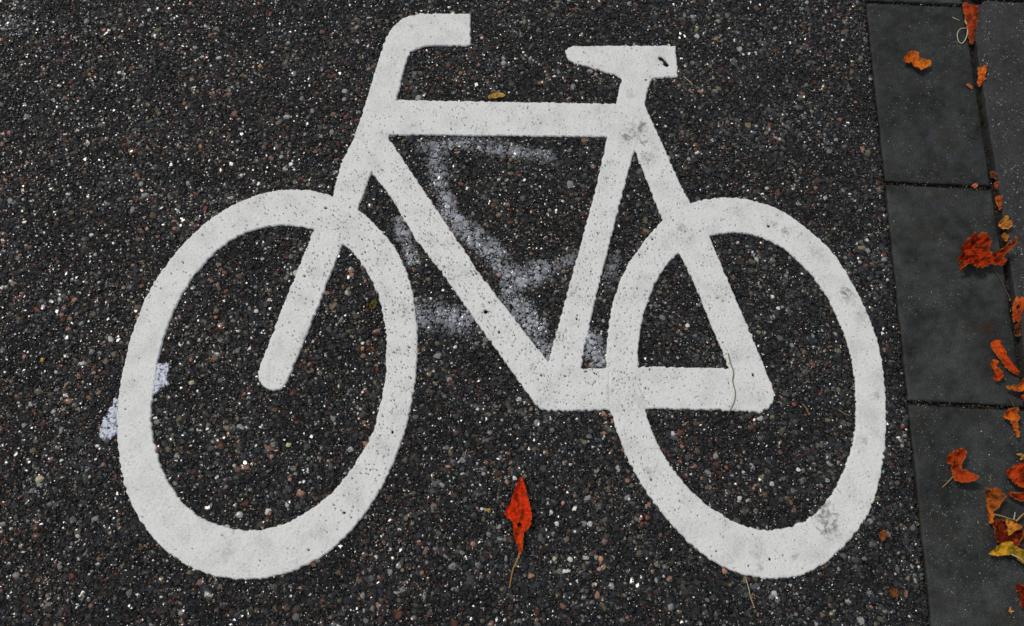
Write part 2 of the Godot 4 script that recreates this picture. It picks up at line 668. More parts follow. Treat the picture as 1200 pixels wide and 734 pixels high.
func make_materials() -> void:
	var m := StandardMaterial3D.new()
	m.vertex_color_use_as_albedo = true
	m.roughness = 0.22
	m.metallic_specular = 0.5
	mats.stone = m

	m = StandardMaterial3D.new()
	m.albedo_texture = speckle(1024, Color(0.07, 0.07, 0.075), Color(0.15, 0.15, 0.15), [[16000, 1.0, 2.4, Color(0.19, 0.185, 0.185)], [3200, 1.0, 2.6, Color(0.33, 0.22, 0.17)], [3000, 1.0, 2.4, Color(0.45, 0.41, 0.34)], [1500, 1.0, 2.2, Color(0.62, 0.62, 0.60)]], 5)
	m.normal_enabled = true
	m.normal_texture = relief(512, 0.09, 6, 8.0)
	m.normal_scale = 1.0
	m.uv1_triplanar = true
	m.uv1_world_triplanar = true
	m.uv1_scale = Vector3(1.25, 1.25, 1.25)
	m.roughness = 0.75
	m.metallic_specular = 0.3
	mats.asphalt = m

	m = StandardMaterial3D.new()
	m.vertex_color_use_as_albedo = true
	m.roughness = 0.55
	m.metallic_specular = 0.4
	m.normal_enabled = true
	m.normal_texture = relief(512, 0.12, 11, 5.0)
	m.normal_scale = 0.35
	m.uv1_triplanar = true
	m.uv1_world_triplanar = true
	m.uv1_scale = Vector3(6, 6, 6)
	mats.paint = m

	m = StandardMaterial3D.new()
	m.vertex_color_use_as_albedo = true
	m.albedo_texture = speckle(1024, Color(0.56, 0.56, 0.56), Color(0.76, 0.76, 0.76), [[9000, 0.6, 1.5, Color(0.46, 0.46, 0.46)], [3500, 0.6, 1.6, Color(0.34, 0.34, 0.32)], [12000, 0.5, 1.3, Color(0.95, 0.95, 0.93)]], 21)
	m.normal_enabled = true
	m.normal_texture = relief(512, 0.22, 22, 5.0)
	m.normal_scale = 0.45
	m.uv1_triplanar = true
	m.uv1_world_triplanar = true
	m.uv1_scale = Vector3(3.7, 3.7, 3.7)
	m.roughness = 0.7
	m.metallic_specular = 0.35
	mats.concrete = m

	m = StandardMaterial3D.new()
	m.albedo_texture = speckle(256, Color(0.06, 0.055, 0.045), Color(0.15, 0.13, 0.10), [[300, 0.8, 2.0, Color(0.35, 0.24, 0.14)]], 31)
	m.uv1_triplanar = true
	m.uv1_world_triplanar = true
	m.uv1_scale = Vector3(7, 7, 7)
	m.roughness = 0.9
	mats.soil = m

	m = StandardMaterial3D.new()
	m.vertex_color_use_as_albedo = true
	m.roughness = 0.5
	m.metallic_specular = 0.22
	m.backlight = Color(0.12, 0.03, 0.01)
	m.normal_enabled = true
	m.normal_texture = relief(256, 0.07, 41, 6.0)
	m.normal_scale = 0.5
	m.uv1_triplanar = true
	m.uv1_scale = Vector3(28, 28, 28)
	mats.leaf = m

	for s in [["stalk_brown", Color(0.33, 0.21, 0.10)], ["stalk_tan", Color(0.62, 0.50, 0.30)], ["stalk_pale", Color(0.72, 0.69, 0.55)], ["stalk_green", Color(0.36, 0.40, 0.22)], ["stalk_ochre", Color(0.60, 0.43, 0.14)]]:
		m = StandardMaterial3D.new()
		m.albedo_color = s[1]
		m.roughness = 0.6
		mats[s[0]] = m

# ---------------------------------------------------------------- leaves
# outline: flat ground pairs. look: colours and bend. Heights are above y = floor_y.
func leaf(called: String, label: String, category: String, outline: Array, look: Dictionary, floor_y := 0.0) -> Node3D:
	var p := pairs(outline)
	var mid := Vector2.ZERO
	var lo := Vector2(1e9, 1e9)
	var hi := Vector2(-1e9, -1e9)
	for q in p:
		mid += q / p.size()
		lo = lo.min(q)
		hi = hi.max(q)
	var o := thing(called, Vector3(mid.x, floor_y, mid.y), label, category, look.get("group", ""))
	var loop := []
	for q in smooth_loop(p, 4):
		loop.append(q - mid)
	var size := maxf(hi.x - lo.x, hi.y - lo.y)
	var f := Field.new(lo - mid - Vector2.ONE * 0.004, hi - mid + Vector2.ONE * 0.004, clampf(size / 46.0, 0.0007, 0.0012))
	f.add([loop], 0, maxf(0.03, size * 0.5))
	var seed_value: float = look.get("seed", mid.x * 977.0 + mid.y * 313.0)
	var rag: float = look.get("rag", 0.0012)
	for k in f.edge.size():
		var x := f.x0 + (k % f.nx) * f.cell
		var z := f.z0 + (k / f.nx) * f.cell
		f.edge[k] += rag * (soft_noise.get_noise_2d(x * 3200.0 + seed_value * 10.0, z * 3200.0) + 0.5 * fine_noise.get_noise_2d(x * 9000.0 + seed_value, z * 9000.0))
	for h in look.get("holes", []):
		f.hole(Vector2(h[0], h[1]) - mid, h[2], h[3], 0.5)
	var axis := pairs(look.get("axis", [lo.x, lo.y, hi.x, hi.y]))
	var a0: Vector2 = axis[0] - mid
	var a1: Vector2 = axis[1] - mid
	var e := a1 - a0
	var length := maxf(e.length(), 0.001)
	var dir := e / length
	var across := Vector2(-dir.y, dir.x)
	var half := size * 0.5
	var dome: float = look.get("dome", 0.0)
	var curl: float = look.get("curl", 0.006)
	var fold: float = look.get("fold", 0.004)
	var wave: float = look.get("wave", 0.003)
	var rest: float = look.get("rest", 0.002)
	var tilt: Array = look.get("tilt", [0.0, 0.0])
	var lift := func(x: float, z: float, d: float, pit: float) -> float:
		var r := Vector2(x, z) - a0
		var s := r.dot(across)
		var y := rest + fold * absf(s) / half
		y += wave * (0.6 + soft_noise.get_noise_2d(x * 900.0 + seed_value * 7.0, z * 900.0 - seed_value)) 
		y += curl * exp(d / 0.0045)
		y += dome * sqrt(clampf(-d / (half * 0.6), 0.0, 1.0))
		y += (wave * 0.5 + 0.0010) * absf(soft_noise.get_noise_2d(x * 2300.0 + seed_value * 5.0, z * 2300.0)) * 2.0 + 0.0006 * fine_noise.get_noise_2d(x * 2600.0 + seed_value, z * 2600.0)
		return y + tilt[0] * maxf(0.0, x / half) + tilt[1] * maxf(0.0, z / half) + maxf(0.0, -tilt[0]) * maxf(0.0, -x / half) * 2.0
	var c0: Color = look.c0 * Color(1.0, 0.76, 0.6)
	var c1: Color = look.get("c1", look.c0) * Color(1.0, 0.76, 0.6)
	var c2: Color = look.get("c2", look.c0 * 0.4) * 0.7
	var towards: Vector2 = Vector2(look.get("to", [1.0, 0.0])[0], look.get("to", [1.0, 0.0])[1]).normalized()
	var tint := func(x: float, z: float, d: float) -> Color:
		var n := soft_noise.get_noise_2d(x * 1500.0 + seed_value * 3.0, z * 1500.0)
		var n2 := fine_noise.get_noise_2d(x * 5000.0, z * 5000.0 + seed_value)
		var t := clampf(Vector2(x, z).dot(towards) / half * 0.7 + 0.5 + n * 0.8, 0.0, 1.0)
		var c := c0.lerp(c1, t)
		c = c.lerp(c2, clampf(n * 2.0 + n2 * 1.1, 0.0, 0.9))
		# veins fan from the midrib
		var r := Vector2(x, z) - a0
		var s := r.dot(across)
		var along := r.dot(dir) - absf(s) * 0.9
		var vein := absf(fposmod(along / 0.0095, 1.0) - 0.5)
		if absf(s) < 0.0008 or vein < 0.05:
			c = c.lerp(Color(0.34, 0.13, 0.03), 0.25)
		# edge highlight painted into the leaf colour: orange-tan along the margin
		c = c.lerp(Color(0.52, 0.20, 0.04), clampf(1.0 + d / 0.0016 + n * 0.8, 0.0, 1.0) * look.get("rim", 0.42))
		return c * (1.0 + 0.5 * n2)
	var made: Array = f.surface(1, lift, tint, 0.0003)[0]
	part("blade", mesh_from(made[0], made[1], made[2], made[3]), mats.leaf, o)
	if look.has("stalk"):
		var st := strand(look.stalk, look.get("stalk_y", [0.003, 0.002, 0.0015, 0.0015, 0.0015]), Vector3(mid.x, 0, mid.y))
		part("stalk", tube(st, look.get("stalk_r", 0.0009), look.get("stalk_r", 0.0009) * 0.7), mats[look.get("stalk_mat", "stalk_tan")], o)
	return o

func stalk(called: String, label: String, category: String, flat: Array, heights: Array, r: float, material: String, floor_y := 0.0) -> void:
	var p := Vector3(flat[0], floor_y, flat[1])
	var o := part(numbered(called), tube(strand(flat, heights, Vector3(p.x, 0, p.z)), r, r * 0.6), mats[material], self)
	o.position = p
	tag(o, label, category)

func _ready() -> void:
	# ---- camera
	var cam := Camera3D.new()
	cam.name = "camera"
	cam.fov = rad_to_deg(2.0 * atan(0.367))
	cam.near = 0.05
	cam.far = 400.0
	add_child(cam)
	cam.position = Vector3(0, CAMERA_HEIGHT, CAMERA_BACK)
	cam.rotation_degrees = Vector3(-69.5, 0, 0)
	cam.current = true
	# ---- sky: a bright overcast day
	var env := Environment.new()
	env.background_mode = Environment.BG_SKY
	var sky := Sky.new()
	var sm := ProceduralSkyMaterial.new()
	sm.sky_top_color = Color(0.62, 0.64, 0.67)
	sm.sky_horizon_color = Color(0.50, 0.52, 0.54)
	sm.sky_curve = 0.2
	sm.ground_bottom_color = Color(0.2, 0.2, 0.2)
	sm.ground_horizon_color = Color(0.4, 0.4, 0.4)
	sky.sky_material = sm
	env.sky = sky
	env.tonemap_mode = Environment.TONE_MAPPER_LINEAR
	env.tonemap_exposure = 1.2
	env.sdfgi_enabled = true
	env.ssao_enabled = true
	env.ssil_enabled = true
	var we := WorldEnvironment.new()
	we.name = "environment"
	we.environment = env
	add_child(we)
	# ---- sun behind thin cloud
	var sun := DirectionalLight3D.new()
	sun.name = "sun"
	sun.light_energy = 0.5
	sun.light_angular_distance = 11.0
	sun.light_color = Color(1.0, 0.98, 0.95)
	sun.shadow_enabled = true
	add_child(sun)
	sun.look_at_from_position(Vector3(-0.62, 1.0, -0.42), Vector3.ZERO)

	rng.seed = 20231
	soft_noise.seed = 3
	soft_noise.frequency = 0.04
	soft_noise.fractal_octaves = 2
	fine_noise.seed = 4
	fine_noise.frequency = 0.06
	fine_noise.fractal_octaves = 2
	patch_noise.seed = 9
	patch_noise.frequency = 0.012
	patch_noise.fractal_octaves = 3
	make_materials()
	lay_ground()
	paint_marking()
	lay_asphalt()
	lay_slabs()
	drop_leaves()
	drop_litter()

# ---------------------------------------------------------------- ground
var road: MeshInstance3D
func lay_ground() -> void:
	var g := part("ground", sheet([Vector2(-150, -150), Vector2(150, -150), Vector2(150, 150), Vector2(-150, 150)], -0.09), mats.soil, self)
	g.set_meta("kind", "structure")
	road = part("road", sheet([Vector2(-12, -30), Vector2(kerb_x(-30), -30), Vector2(kerb_x(30), 30), Vector2(-12, 30)], -0.002), mats.asphalt, self)
	road.set_meta("kind", "structure")

var field: Field
var stains := []
const PARTS := ["handlebar", "fork", "top_tube", "down_tube", "seat_tube", "seat_stay", "chain_stay", "saddle", "front_wheel", "rear_wheel"]

func paint_marking() -> void:
	var outlines := [
		# handlebar
		[pairs([-0.2258, -0.3308, -0.2888, -0.3416, -0.2692, -0.4337, -0.2531, -0.5180, -0.2479, -0.5415, -0.2410, -0.5653, -0.2337, -0.5833, -0.2229, -0.5994, -0.2118, -0.6095, -0.1988, -0.6156, -0.1791, -0.6207, -0.0846, -0.6207, -0.0804, -0.6156, -0.0784, -0.5494, -0.0816, -0.5454, -0.1599, -0.5445, -0.1793, -0.5395, -0.1920, -0.5307, -0.1980, -0.5180, -0.2020, -0.4986, -0.2146, -0.4234])],
		# fork
		[pairs([-0.2888, -0.3416, -0.3086, -0.2899, -0.3196, -0.2205, -0.3477, -0.1549, -0.3832, -0.0294, -0.4166, 0.0962, -0.4180, 0.1064, -0.4158, 0.1181, -0.4091, 0.1282, -0.4002, 0.1340, -0.3902, 0.1361, -0.3793, 0.1333, -0.3697, 0.1239, -0.3614, 0.1006, -0.3292, -0.0077, -0.2949, -0.1269, -0.2719, -0.1984, -0.2524, -0.2688, -0.2258, -0.3308])],
		# top tube
		[pairs([-0.2544, -0.4243, -0.2146, -0.4234, 0.1936, -0.4150, 0.2298, -0.4094, 0.2263, -0.3416, 0.1749, -0.3434, -0.2298, -0.3481, -0.2502, -0.3489])],
		# down tube
		[pairs([-0.2562, -0.3452, -0.2298, -0.3481, -0.1504, -0.2222, -0.0504, -0.0645, 0.0607, 0.0874, 0.0870, 0.1093, 0.0857, 0.1697, 0.0567, 0.1697, 0.0470, 0.1654, 0.0374, 0.1583, 0.0292, 0.1462, -0.0399, 0.0456, -0.1151, -0.0645, -0.1668, -0.1359, -0.2172, -0.2222, -0.2524, -0.2688])],
		# seat tube
		[pairs([0.1936, -0.4150, 0.2473, -0.4113, 0.2510, -0.3634, 0.2235, -0.3174, 0.1960, -0.2222, 0.1421, -0.0248, 0.1131, 0.0976, 0.1062, 0.1239, 0.0559, 0.1239, 0.0607, 0.0844, 0.0993, -0.0546, 0.1458, -0.2222, 0.1749, -0.3434])],
		# seat stay
		[pairs([0.2165, -0.3634, 0.2293, -0.4001, 0.2473, -0.4113, 0.2635, -0.3634, 0.3048, -0.2368, 0.3458, -0.1400, 0.3851, -0.0108, 0.4063, 0.0591, 0.4250, 0.1239, 0.4284, 0.1440, 0.4252, 0.1540, 0.4164, 0.1654, 0.4005, 0.1725, 0.3662, 0.1697, 0.3635, 0.1239, 0.3570, 0.0947, 0.3123, -0.0514, 0.2826, -0.1318, 0.2652, -0.1732, 0.2404, -0.2566, 0.2235, -0.3174])],
		# chain stay
		[pairs([0.0561, 0.1093, 0.1133, 0.0976, 0.1548, 0.0976, 0.2084, 0.0947, 0.3567, 0.0971, 0.3937, 0.1006, 0.3868, 0.1711, 0.3506, 0.1690, 0.2158, 0.1654, 0.1603, 0.1690, 0.0567, 0.1697])],
		# saddle and post
		[pairs([0.1015, -0.5278, 0.1026, -0.5346, 0.1076, -0.5415, 0.1167, -0.5445, 0.1959, -0.5454, 0.3101, -0.5454, 0.3125, -0.5415, 0.3129, -0.4764, 0.3102, -0.4736, 0.2860, -0.4732, 0.2633, -0.4697, 0.2519, -0.4375, 0.2472, -0.4094, 0.2268, -0.3817, 0.2023, -0.3964, 0.1936, -0.4150, 0.2015, -0.4507, 0.2065, -0.4726, 0.1962, -0.4778, 0.1613, -0.4908, 0.1181, -0.5048, 0.1086, -0.5121, 0.1031, -0.5199])],
		# front wheel
		[smooth_loop(pairs([-0.6416, 0.1239, -0.6364, 0.0411, -0.6195, -0.0373, -0.5881, -0.1041, -0.5453, -0.1623, -0.4989, -0.2018, -0.4500, -0.2256, -0.3992, -0.2350, -0.3378, -0.2290, -0.2748, -0.1967, -0.2303, -0.1549, -0.1952, -0.1074, -0.1721, -0.0483, -0.1601, 0.0153, -0.1567, 0.0651, -0.1587, 0.1239, -0.1708, 0.1991, -0.1927, 0.2676, -0.2242, 0.3272, -0.2694, 0.3812, -0.3146, 0.4113, -0.3605, 0.4262, -0.4026, 0.4305, -0.4444, 0.4268, -0.4916, 0.4113, -0.5388, 0.3812, -0.5778, 0.3402, -0.6082, 0.2903, -0.6278, 0.2309, -0.6391, 0.1739]), 4),
		 smooth_loop(pairs([-0.5843, 0.1239, -0.5842, 0.0666, -0.5730, 0.0046, -0.5541, -0.0483, -0.5265, -0.0961, -0.4910, -0.1334, -0.4516, -0.1549, -0.4002, -0.1640, -0.3470, -0.1549, -0.2942, -0.1269, -0.2592, -0.0896, -0.2314, -0.0404, -0.2136, 0.0214, -0.2086, 0.0770, -0.2090, 0.1239, -0.2222, 0.1991, -0.2476, 0.2527, -0.2795, 0.2970, -0.3207, 0.3311, -0.3631, 0.3518, -0.4067, 0.3576, -0.4509, 0.3505, -0.4915, 0.3324, -0.5246, 0.3036, -0.5533, 0.2622, -0.5716, 0.2199, -0.5832, 0.1739]), 4)],
		# rear wheel
		[smooth_loop(pairs([0.1548, 0.0976, 0.1646, 0.0107, 0.1841, -0.0561, 0.2130, -0.1090, 0.2627, -0.1715, 0.3117, -0.2052, 0.3489, -0.2162, 0.3871, -0.2191, 0.4319, -0.2120, 0.4810, -0.1899, 0.5231, -0.1524, 0.5590, -0.1074, 0.5880, -0.0404, 0.6060, 0.0245, 0.6122, 0.0874, 0.6053, 0.1739, 0.5902, 0.2459, 0.5665, 0.3095, 0.5344, 0.3569, 0.4910, 0.3963, 0.4504, 0.4200, 0.4105, 0.4291, 0.3694, 0.4275, 0.3253, 0.4144, 0.2809, 0.3850, 0.2405, 0.3415, 0.2044, 0.2890, 0.1776, 0.2304, 0.1604, 0.1682]), 4),
		 smooth_loop(pairs([0.2087, 0.0888, 0.2180, 0.0199, 0.2387, -0.0404, 0.2663, -0.0864, 0.2965, -0.1171, 0.3429, -0.1417, 0.3853, -0.1494, 0.4266, -0.1433, 0.4689, -0.1212, 0.5031, -0.0848, 0.5310, -0.0388, 0.5508, 0.0199, 0.5604, 0.0696, 0.5613, 0.1239, 0.5534, 0.1894, 0.5360, 0.2405, 0.5090, 0.2903, 0.4703, 0.3324, 0.4296, 0.3524, 0.3896, 0.3573, 0.3516, 0.3479, 0.3094, 0.3233, 0.2734, 0.2890, 0.2464, 0.2500, 0.2260, 0.2047, 0.2147, 0.1597]), 4)],
	]
	field = Field.new(Vector2(-0.72, -0.64), Vector2(0.66, 0.45), CELL)
	for k in outlines.size():
		field.add(outlines[k], k)
	# where two strips were butted together a hair line stays open
	var seams := [pairs([0.1601, 0.1050, 0.1584, 0.1311, 0.1580, 0.1583]), pairs([-0.3174, -0.2205, -0.2939, -0.2103, -0.2703, -0.1967]), pairs([0.2196, -0.3308, 0.2318, -0.3272, 0.2444, -0.3290])]
	# stains of dirt trodden into the paint: centre, reach, strength
	for s in [[Vector2(0.4870, 0.3363), 0.020, 0.55], [Vector2(0.4895, 0.3582), 0.016, 0.5], [Vector2(0.4759, 0.3193), 0.018, 0.28], [Vector2(0.5715, -0.0263), 0.014, 0.5], [Vector2(0.5645, -0.0388), 0.009, 0.5], [Vector2(0.5869, 0.0077), 0.012, 0.25], [Vector2(0.2270, -0.3543), 0.024, 0.4], [Vector2(0.2386, -0.3670), 0.010, 0.55], [Vector2(0.2076, -0.3416), 0.012, 0.5], [Vector2(0.2427, -0.2987), 0.016, 0.35], [Vector2(0.2382, -0.3308), 0.007, 0.7], [Vector2(0.2978, -0.1582), 0.010, 0.45], [Vector2(0.4797, -0.1516), 0.010, 0.45], [Vector2(0.4617, -0.1648), 0.007, 0.4], [Vector2(0.3743, 0.3913), 0.010, 0.3], [Vector2(0.4324, 0.3963), 0.008, 0.35], [Vector2(0.3762, 0.4113), 0.008, 0.3], [Vector2(0.2130, 0.2662), 0.009, 0.3], [Vector2(0.5923, 0.1455), 0.008, 0.35], [Vector2(0.5627, 0.2158), 0.008, 0.25], [Vector2(0.2215, -0.4356), 0.010, 0.3], [Vector2(-0.1944, -0.5893), 0.009, 0.3], [Vector2(-0.3480, 0.0426), 0.010, 0.25], [Vector2(-0.3872, 0.0502), 0.012, 0.15], [Vector2(-0.4342, 0.3812), 0.02, 0.14], [Vector2(-0.4366, 0.3938), 0.012, 0.2], [Vector2(0.0316, -0.4020), 0.012, 0.16], [Vector2(0.1581, -0.3983), 0.02, 0.2], [Vector2(0.2012, 0.1526), 0.02, 0.16], [Vector2(0.1602, 0.1383), 0.012, 0.25], [Vector2(0.3949, -0.1883), 0.014, 0.14], [Vector2(0.5322, -0.1057), 0.02, 0.16]]:
		stains.append(s)
	for at in field.edge.size():
		var d := field.edge[at]
		if d < 0.004 and d > -0.0055:
			var x := field.x0 + (at % field.nx) * CELL
			var z := field.z0 + (at / field.nx) * CELL
			d += 0.0021 * soft_noise.get_noise_2d(x * 1900.0, z * 1900.0) * (0.6 + 0.8 * clampf(patch_noise.get_noise_2d(x * 1000.0, z * 1000.0) + 0.4, 0.0, 1.0)) + 0.0008 * fine_noise.get_noise_2d(x * 3200.0, z * 3200.0)
			field.edge[at] = d
	# pin holes where air broke through the hot paint; fewer in the lower rims and the far left
	var holes := 0
	var tries := 0
	while holes < 2400 and tries < 60000:
		tries += 1
		var p := Vector2(rng.randf_range(-0.70, 0.64), rng.randf_range(-0.62, 0.43))
		var d := field.at_point(p.x, p.y)
		if d > -0.0035:
			continue
		var worn := clampf(1.0 - Vector2((p.x + 0.03) / 0.42, (p.y - 0.0) / 0.36).length() * 0.68, 0.10, 1.0)
		if patch_noise.get_noise_2d(p.x * 1500.0, p.y * 1500.0) < -0.05:
			worn *= 0.45
		if p.x < -0.33 and p.y > 0.0:
			worn *= 0.35
		if rng.randf() > worn:
			continue
		var r := rng.randf_range(0.00042, 0.00078)
		if rng.randf() < 0.08:
			r *= 1.6
		field.hole(p, r * rng.randf_range(0.9, 1.7), r, rng.randf_range(0.0, PI))
		holes += 1
	for h in [[Vector2(0.2837, -0.5141), 0.0062, 0.0040, 0.6], [Vector2(0.2898, -0.5073), 0.0034, 0.0048, -0.5], [Vector2(0.2918, -0.5015), 0.0056, 0.0046, 0.4], [Vector2(-0.0447, -0.0015), 0.0030, 0.0036, 0.0], [Vector2(0.4501, -0.1615), 0.0026, 0.0022, 0.0], [Vector2(0.3963, 0.1093), 0.0016, 0.0030, -0.3], [Vector2(0.3928, 0.4013), 0.0016, 0.0022, 0.0], [Vector2(-0.3293, -0.1975), 0.0024, 0.0020, 0.0], [Vector2(0.2450, -0.1367), 0.0020, 0.0020, 0.0], [Vector2(-0.2604, 0.3317), 0.0022, 0.0018, 0.0], [Vector2(-0.1917, 0.2047), 0.0018, 0.0026, 0.0], [Vector2(-0.0214, 0.0351), 0.0018, 0.0022, 0.0]]:
		field.hole(h[0], h[1], h[2], h[3])
	var lift := func(x: float, z: float, d: float, pit: float) -> float:
		if d >= 0.0:
			return -0.0004
		var t := clampf(-d / 0.0018, 0.0, 1.0)
		var u := clampf(pit / 0.0004, 0.0, 1.0)
		var y := 0.0027 * (1.0 - (1.0 - t) * (1.0 - t)) * (0.45 + 0.55 * u)
		y += (0.00042 * soft_noise.get_noise_2d(x * 3300.0, z * 3300.0) + 0.00030 * fine_noise.get_noise_2d(x * 3600.0, z * 3600.0)) * t
		for s in seams:
			for k in s.size() - 1:
				var a: Vector2 = s[k]
				var e: Vector2 = s[k + 1] - a
				var r := Vector2(x, z) - a
				if absf(r.x) < 0.05 and absf(r.y) < 0.05:
					var q := (r - e * clampf(r.dot(e) / e.length_squared(), 0.0, 1.0)).length()
					y -= 0.0016 * clampf(1.0 - q / 0.0016, 0.0, 1.0)
		return y
	var tint := func(x: float, z: float, d: float) -> Color:
		var grime := 0.03 + 0.20 * clampf(patch_noise.get_noise_2d(x * 1600.0, z * 1600.0) + 0.12, 0.0, 1.0)
		grime += 0.10 * maxf(0.0, soft_noise.get_noise_2d(x * 2400.0 + 300.0, z * 2400.0) - 0.1)
		grime += 0.16 * maxf(0.0, fine_noise.get_noise_2d(x * 8000.0, z * 8000.0) - 0.2)
		# trodden specks of dirt caught in the grain of the paint
		grime += 1.3 * maxf(0.0, fine_noise.get_noise_2d(x * 3300.0 + z * 900.0, z * 6200.0) - 0.34 + 0.26 * patch_noise.get_noise_2d(x * 2200.0 + 60.0, z * 2200.0))
		var here := Vector2(x, z)
		for s in stains:
			var q: float = here.distance_to(s[0]) / s[1]
			if q < 1.4:
				var n := 0.45 * fine_noise.get_noise_2d(x * 3800.0 + 70.0, z * 3800.0) + 0.8 * soft_noise.get_noise_2d(x * 2300.0, z * 2300.0)
				grime += s[2] * clampf((1.15 - q) + n * 1.1 - 0.1, 0.0, 1.0)
		return Color(0.73, 0.73, 0.71).lerp(Color(0.13, 0.125, 0.11), clampf(grime, 0.0, 0.85))
	var made: Array = field.surface(PARTS.size(), lift, tint)
	var o := thing("bicycle_marking", Vector3.ZERO, "white painted bicycle symbol on the dark asphalt", "road marking")
	for k in PARTS.size():
		var m: Array = made[k]
		part(PARTS[k], mesh_from(m[0], m[1], m[2], m[3]), mats.paint, o)

	# worn strokes of the earlier marking
	for s in [[Vector2(-0.1601, -0.3236), Vector2(-0.0623, -0.3344), 0.014, 0.42], [Vector2(-0.0856, -0.3308), Vector2(0.0619, -0.3058), 0.015, 0.5], [Vector2(-0.1365, -0.3129), Vector2(-0.1314, -0.2480), 0.018, 0.62], [Vector2(-0.1314, -0.2480), Vector2(-0.1055, -0.1883), 0.014, 0.6], [Vector2(-0.1145, -0.1849), Vector2(-0.0371, -0.1187), 0.020, 0.85], [Vector2(-0.0446, -0.1253), Vector2(0.0044, -0.0609), 0.020, 0.75], [Vector2(0.0044, -0.0498), Vector2(0.0500, -0.0800), 0.022, 0.8], [Vector2(0.0500, -0.0800), Vector2(0.1123, -0.1025), 0.013, 0.38], [Vector2(0.0000, -0.0341), Vector2(0.0401, 0.0275), 0.022, 0.8], [Vector2(0.0316, 0.0199), Vector2(0.0622, 0.0800), 0.018, 0.7], [Vector2(-0.1980, -0.1682), Vector2(-0.1712, -0.0977), 0.014, 0.6], [Vector2(-0.1687, -0.0015), Vector2(-0.0790, 0.0138), 0.026, 0.62], [Vector2(0.1804, -0.1057), Vector2(0.1637, -0.0577), 0.010, 0.35], [Vector2(0.1284, 0.0426), Vector2(0.1439, 0.0859), 0.018, 0.8]]:
		worn_strokes.append(s)
	scuffs = [[Vector2(-0.9663, -0.5933), 0.032, 0.6], [Vector2(-0.7459, 0.2850), 0.024, 0.7], [Vector2(0.1933, 0.0275), 0.01, 0.5]]

	# two dabs of bluish white paint beside the front wheel
	var dabs := [
		["small bluish white paint dab outside the front wheel, left", [-0.6553, 0.2172, -0.6622, 0.2089, -0.6627, 0.1977, -0.6600, 0.1894, -0.6603, 0.1795, -0.6541, 0.1753, -0.6543, 0.1654, -0.6493, 0.1626, -0.6493, 0.1540, -0.6446, 0.1483, -0.6306, 0.1668, -0.6243, 0.2061, -0.6364, 0.2075, -0.6419, 0.2158, -0.6492, 0.2130], 3],
		["small bluish white paint dab inside the front wheel rim", [-0.5921, 0.1093, -0.5872, 0.0947, -0.5824, 0.0888, -0.5765, 0.0903, -0.5727, 0.0874, -0.5653, 0.0903, -0.5652, 0.1006, -0.5682, 0.1093, -0.5626, 0.1195, -0.5629, 0.1268, -0.5723, 0.1297, -0.5792, 0.1397, -0.5874, 0.1412], 5],
	]
	for b in dabs:
		var p := pairs(b[1])
		var mid: Vector2 = p[0]
		var f := Field.new(mid - Vector2(0.03, 0.10), mid + Vector2(0.07, 0.06), 0.001)
		f.add([smooth_loop(p, 3)], 0)
		for at in f.edge.size():
			var x := f.x0 + (at % f.nx) * f.cell
			var z := f.z0 + (at / f.nx) * f.cell
			f.edge[at] = maxf(f.edge[at] + 0.0022 * soft_noise.get_noise_2d(x * 4200.0, z * 4200.0) + 0.0022 * fine_noise.get_noise_2d(x * 4600.0, z * 4600.0), -0.0015 - field.at_point(x, z))
		for k in 26:
			f.hole(Vector2(rng.randf_range(f.x0, f.x0 + f.nx * f.cell), rng.randf_range(f.z0, f.z0 + f.nz * f.cell)), rng.randf_range(0.001, 0.003), 0.0015, rng.randf() * PI)
		var dab: Array = f.surface(1, func(x: float, z: float, d: float, _pit: float) -> float:
			return -0.0004 if d >= 0.0 else 0.0019 * clampf(-d / 0.002, 0.0, 1.0) + 0.0022 * soft_noise.get_noise_2d(x * 4200.0, z * 4200.0) + 0.0007 * fine_noise.get_noise_2d(x * 3800.0, z * 3800.0),
			func(x: float, z: float, _d: float) -> Color:
				return Color(0.64, 0.67, 0.76).lerp(Color(0.10, 0.11, 0.14), clampf(1.6 * fine_noise.get_noise_2d(x * 2600.0, z * 2600.0 + 33.0) + 0.9 * soft_noise.get_noise_2d(x * 3000.0, z * 3000.0) + 0.05, 0.0, 0.85)))[0]
		var s := part(numbered("paint_dab"), mesh_from(dab[0], dab[1], dab[2], dab[3]), mats.paint, self)
		tag(s, b[0], "paint dab")

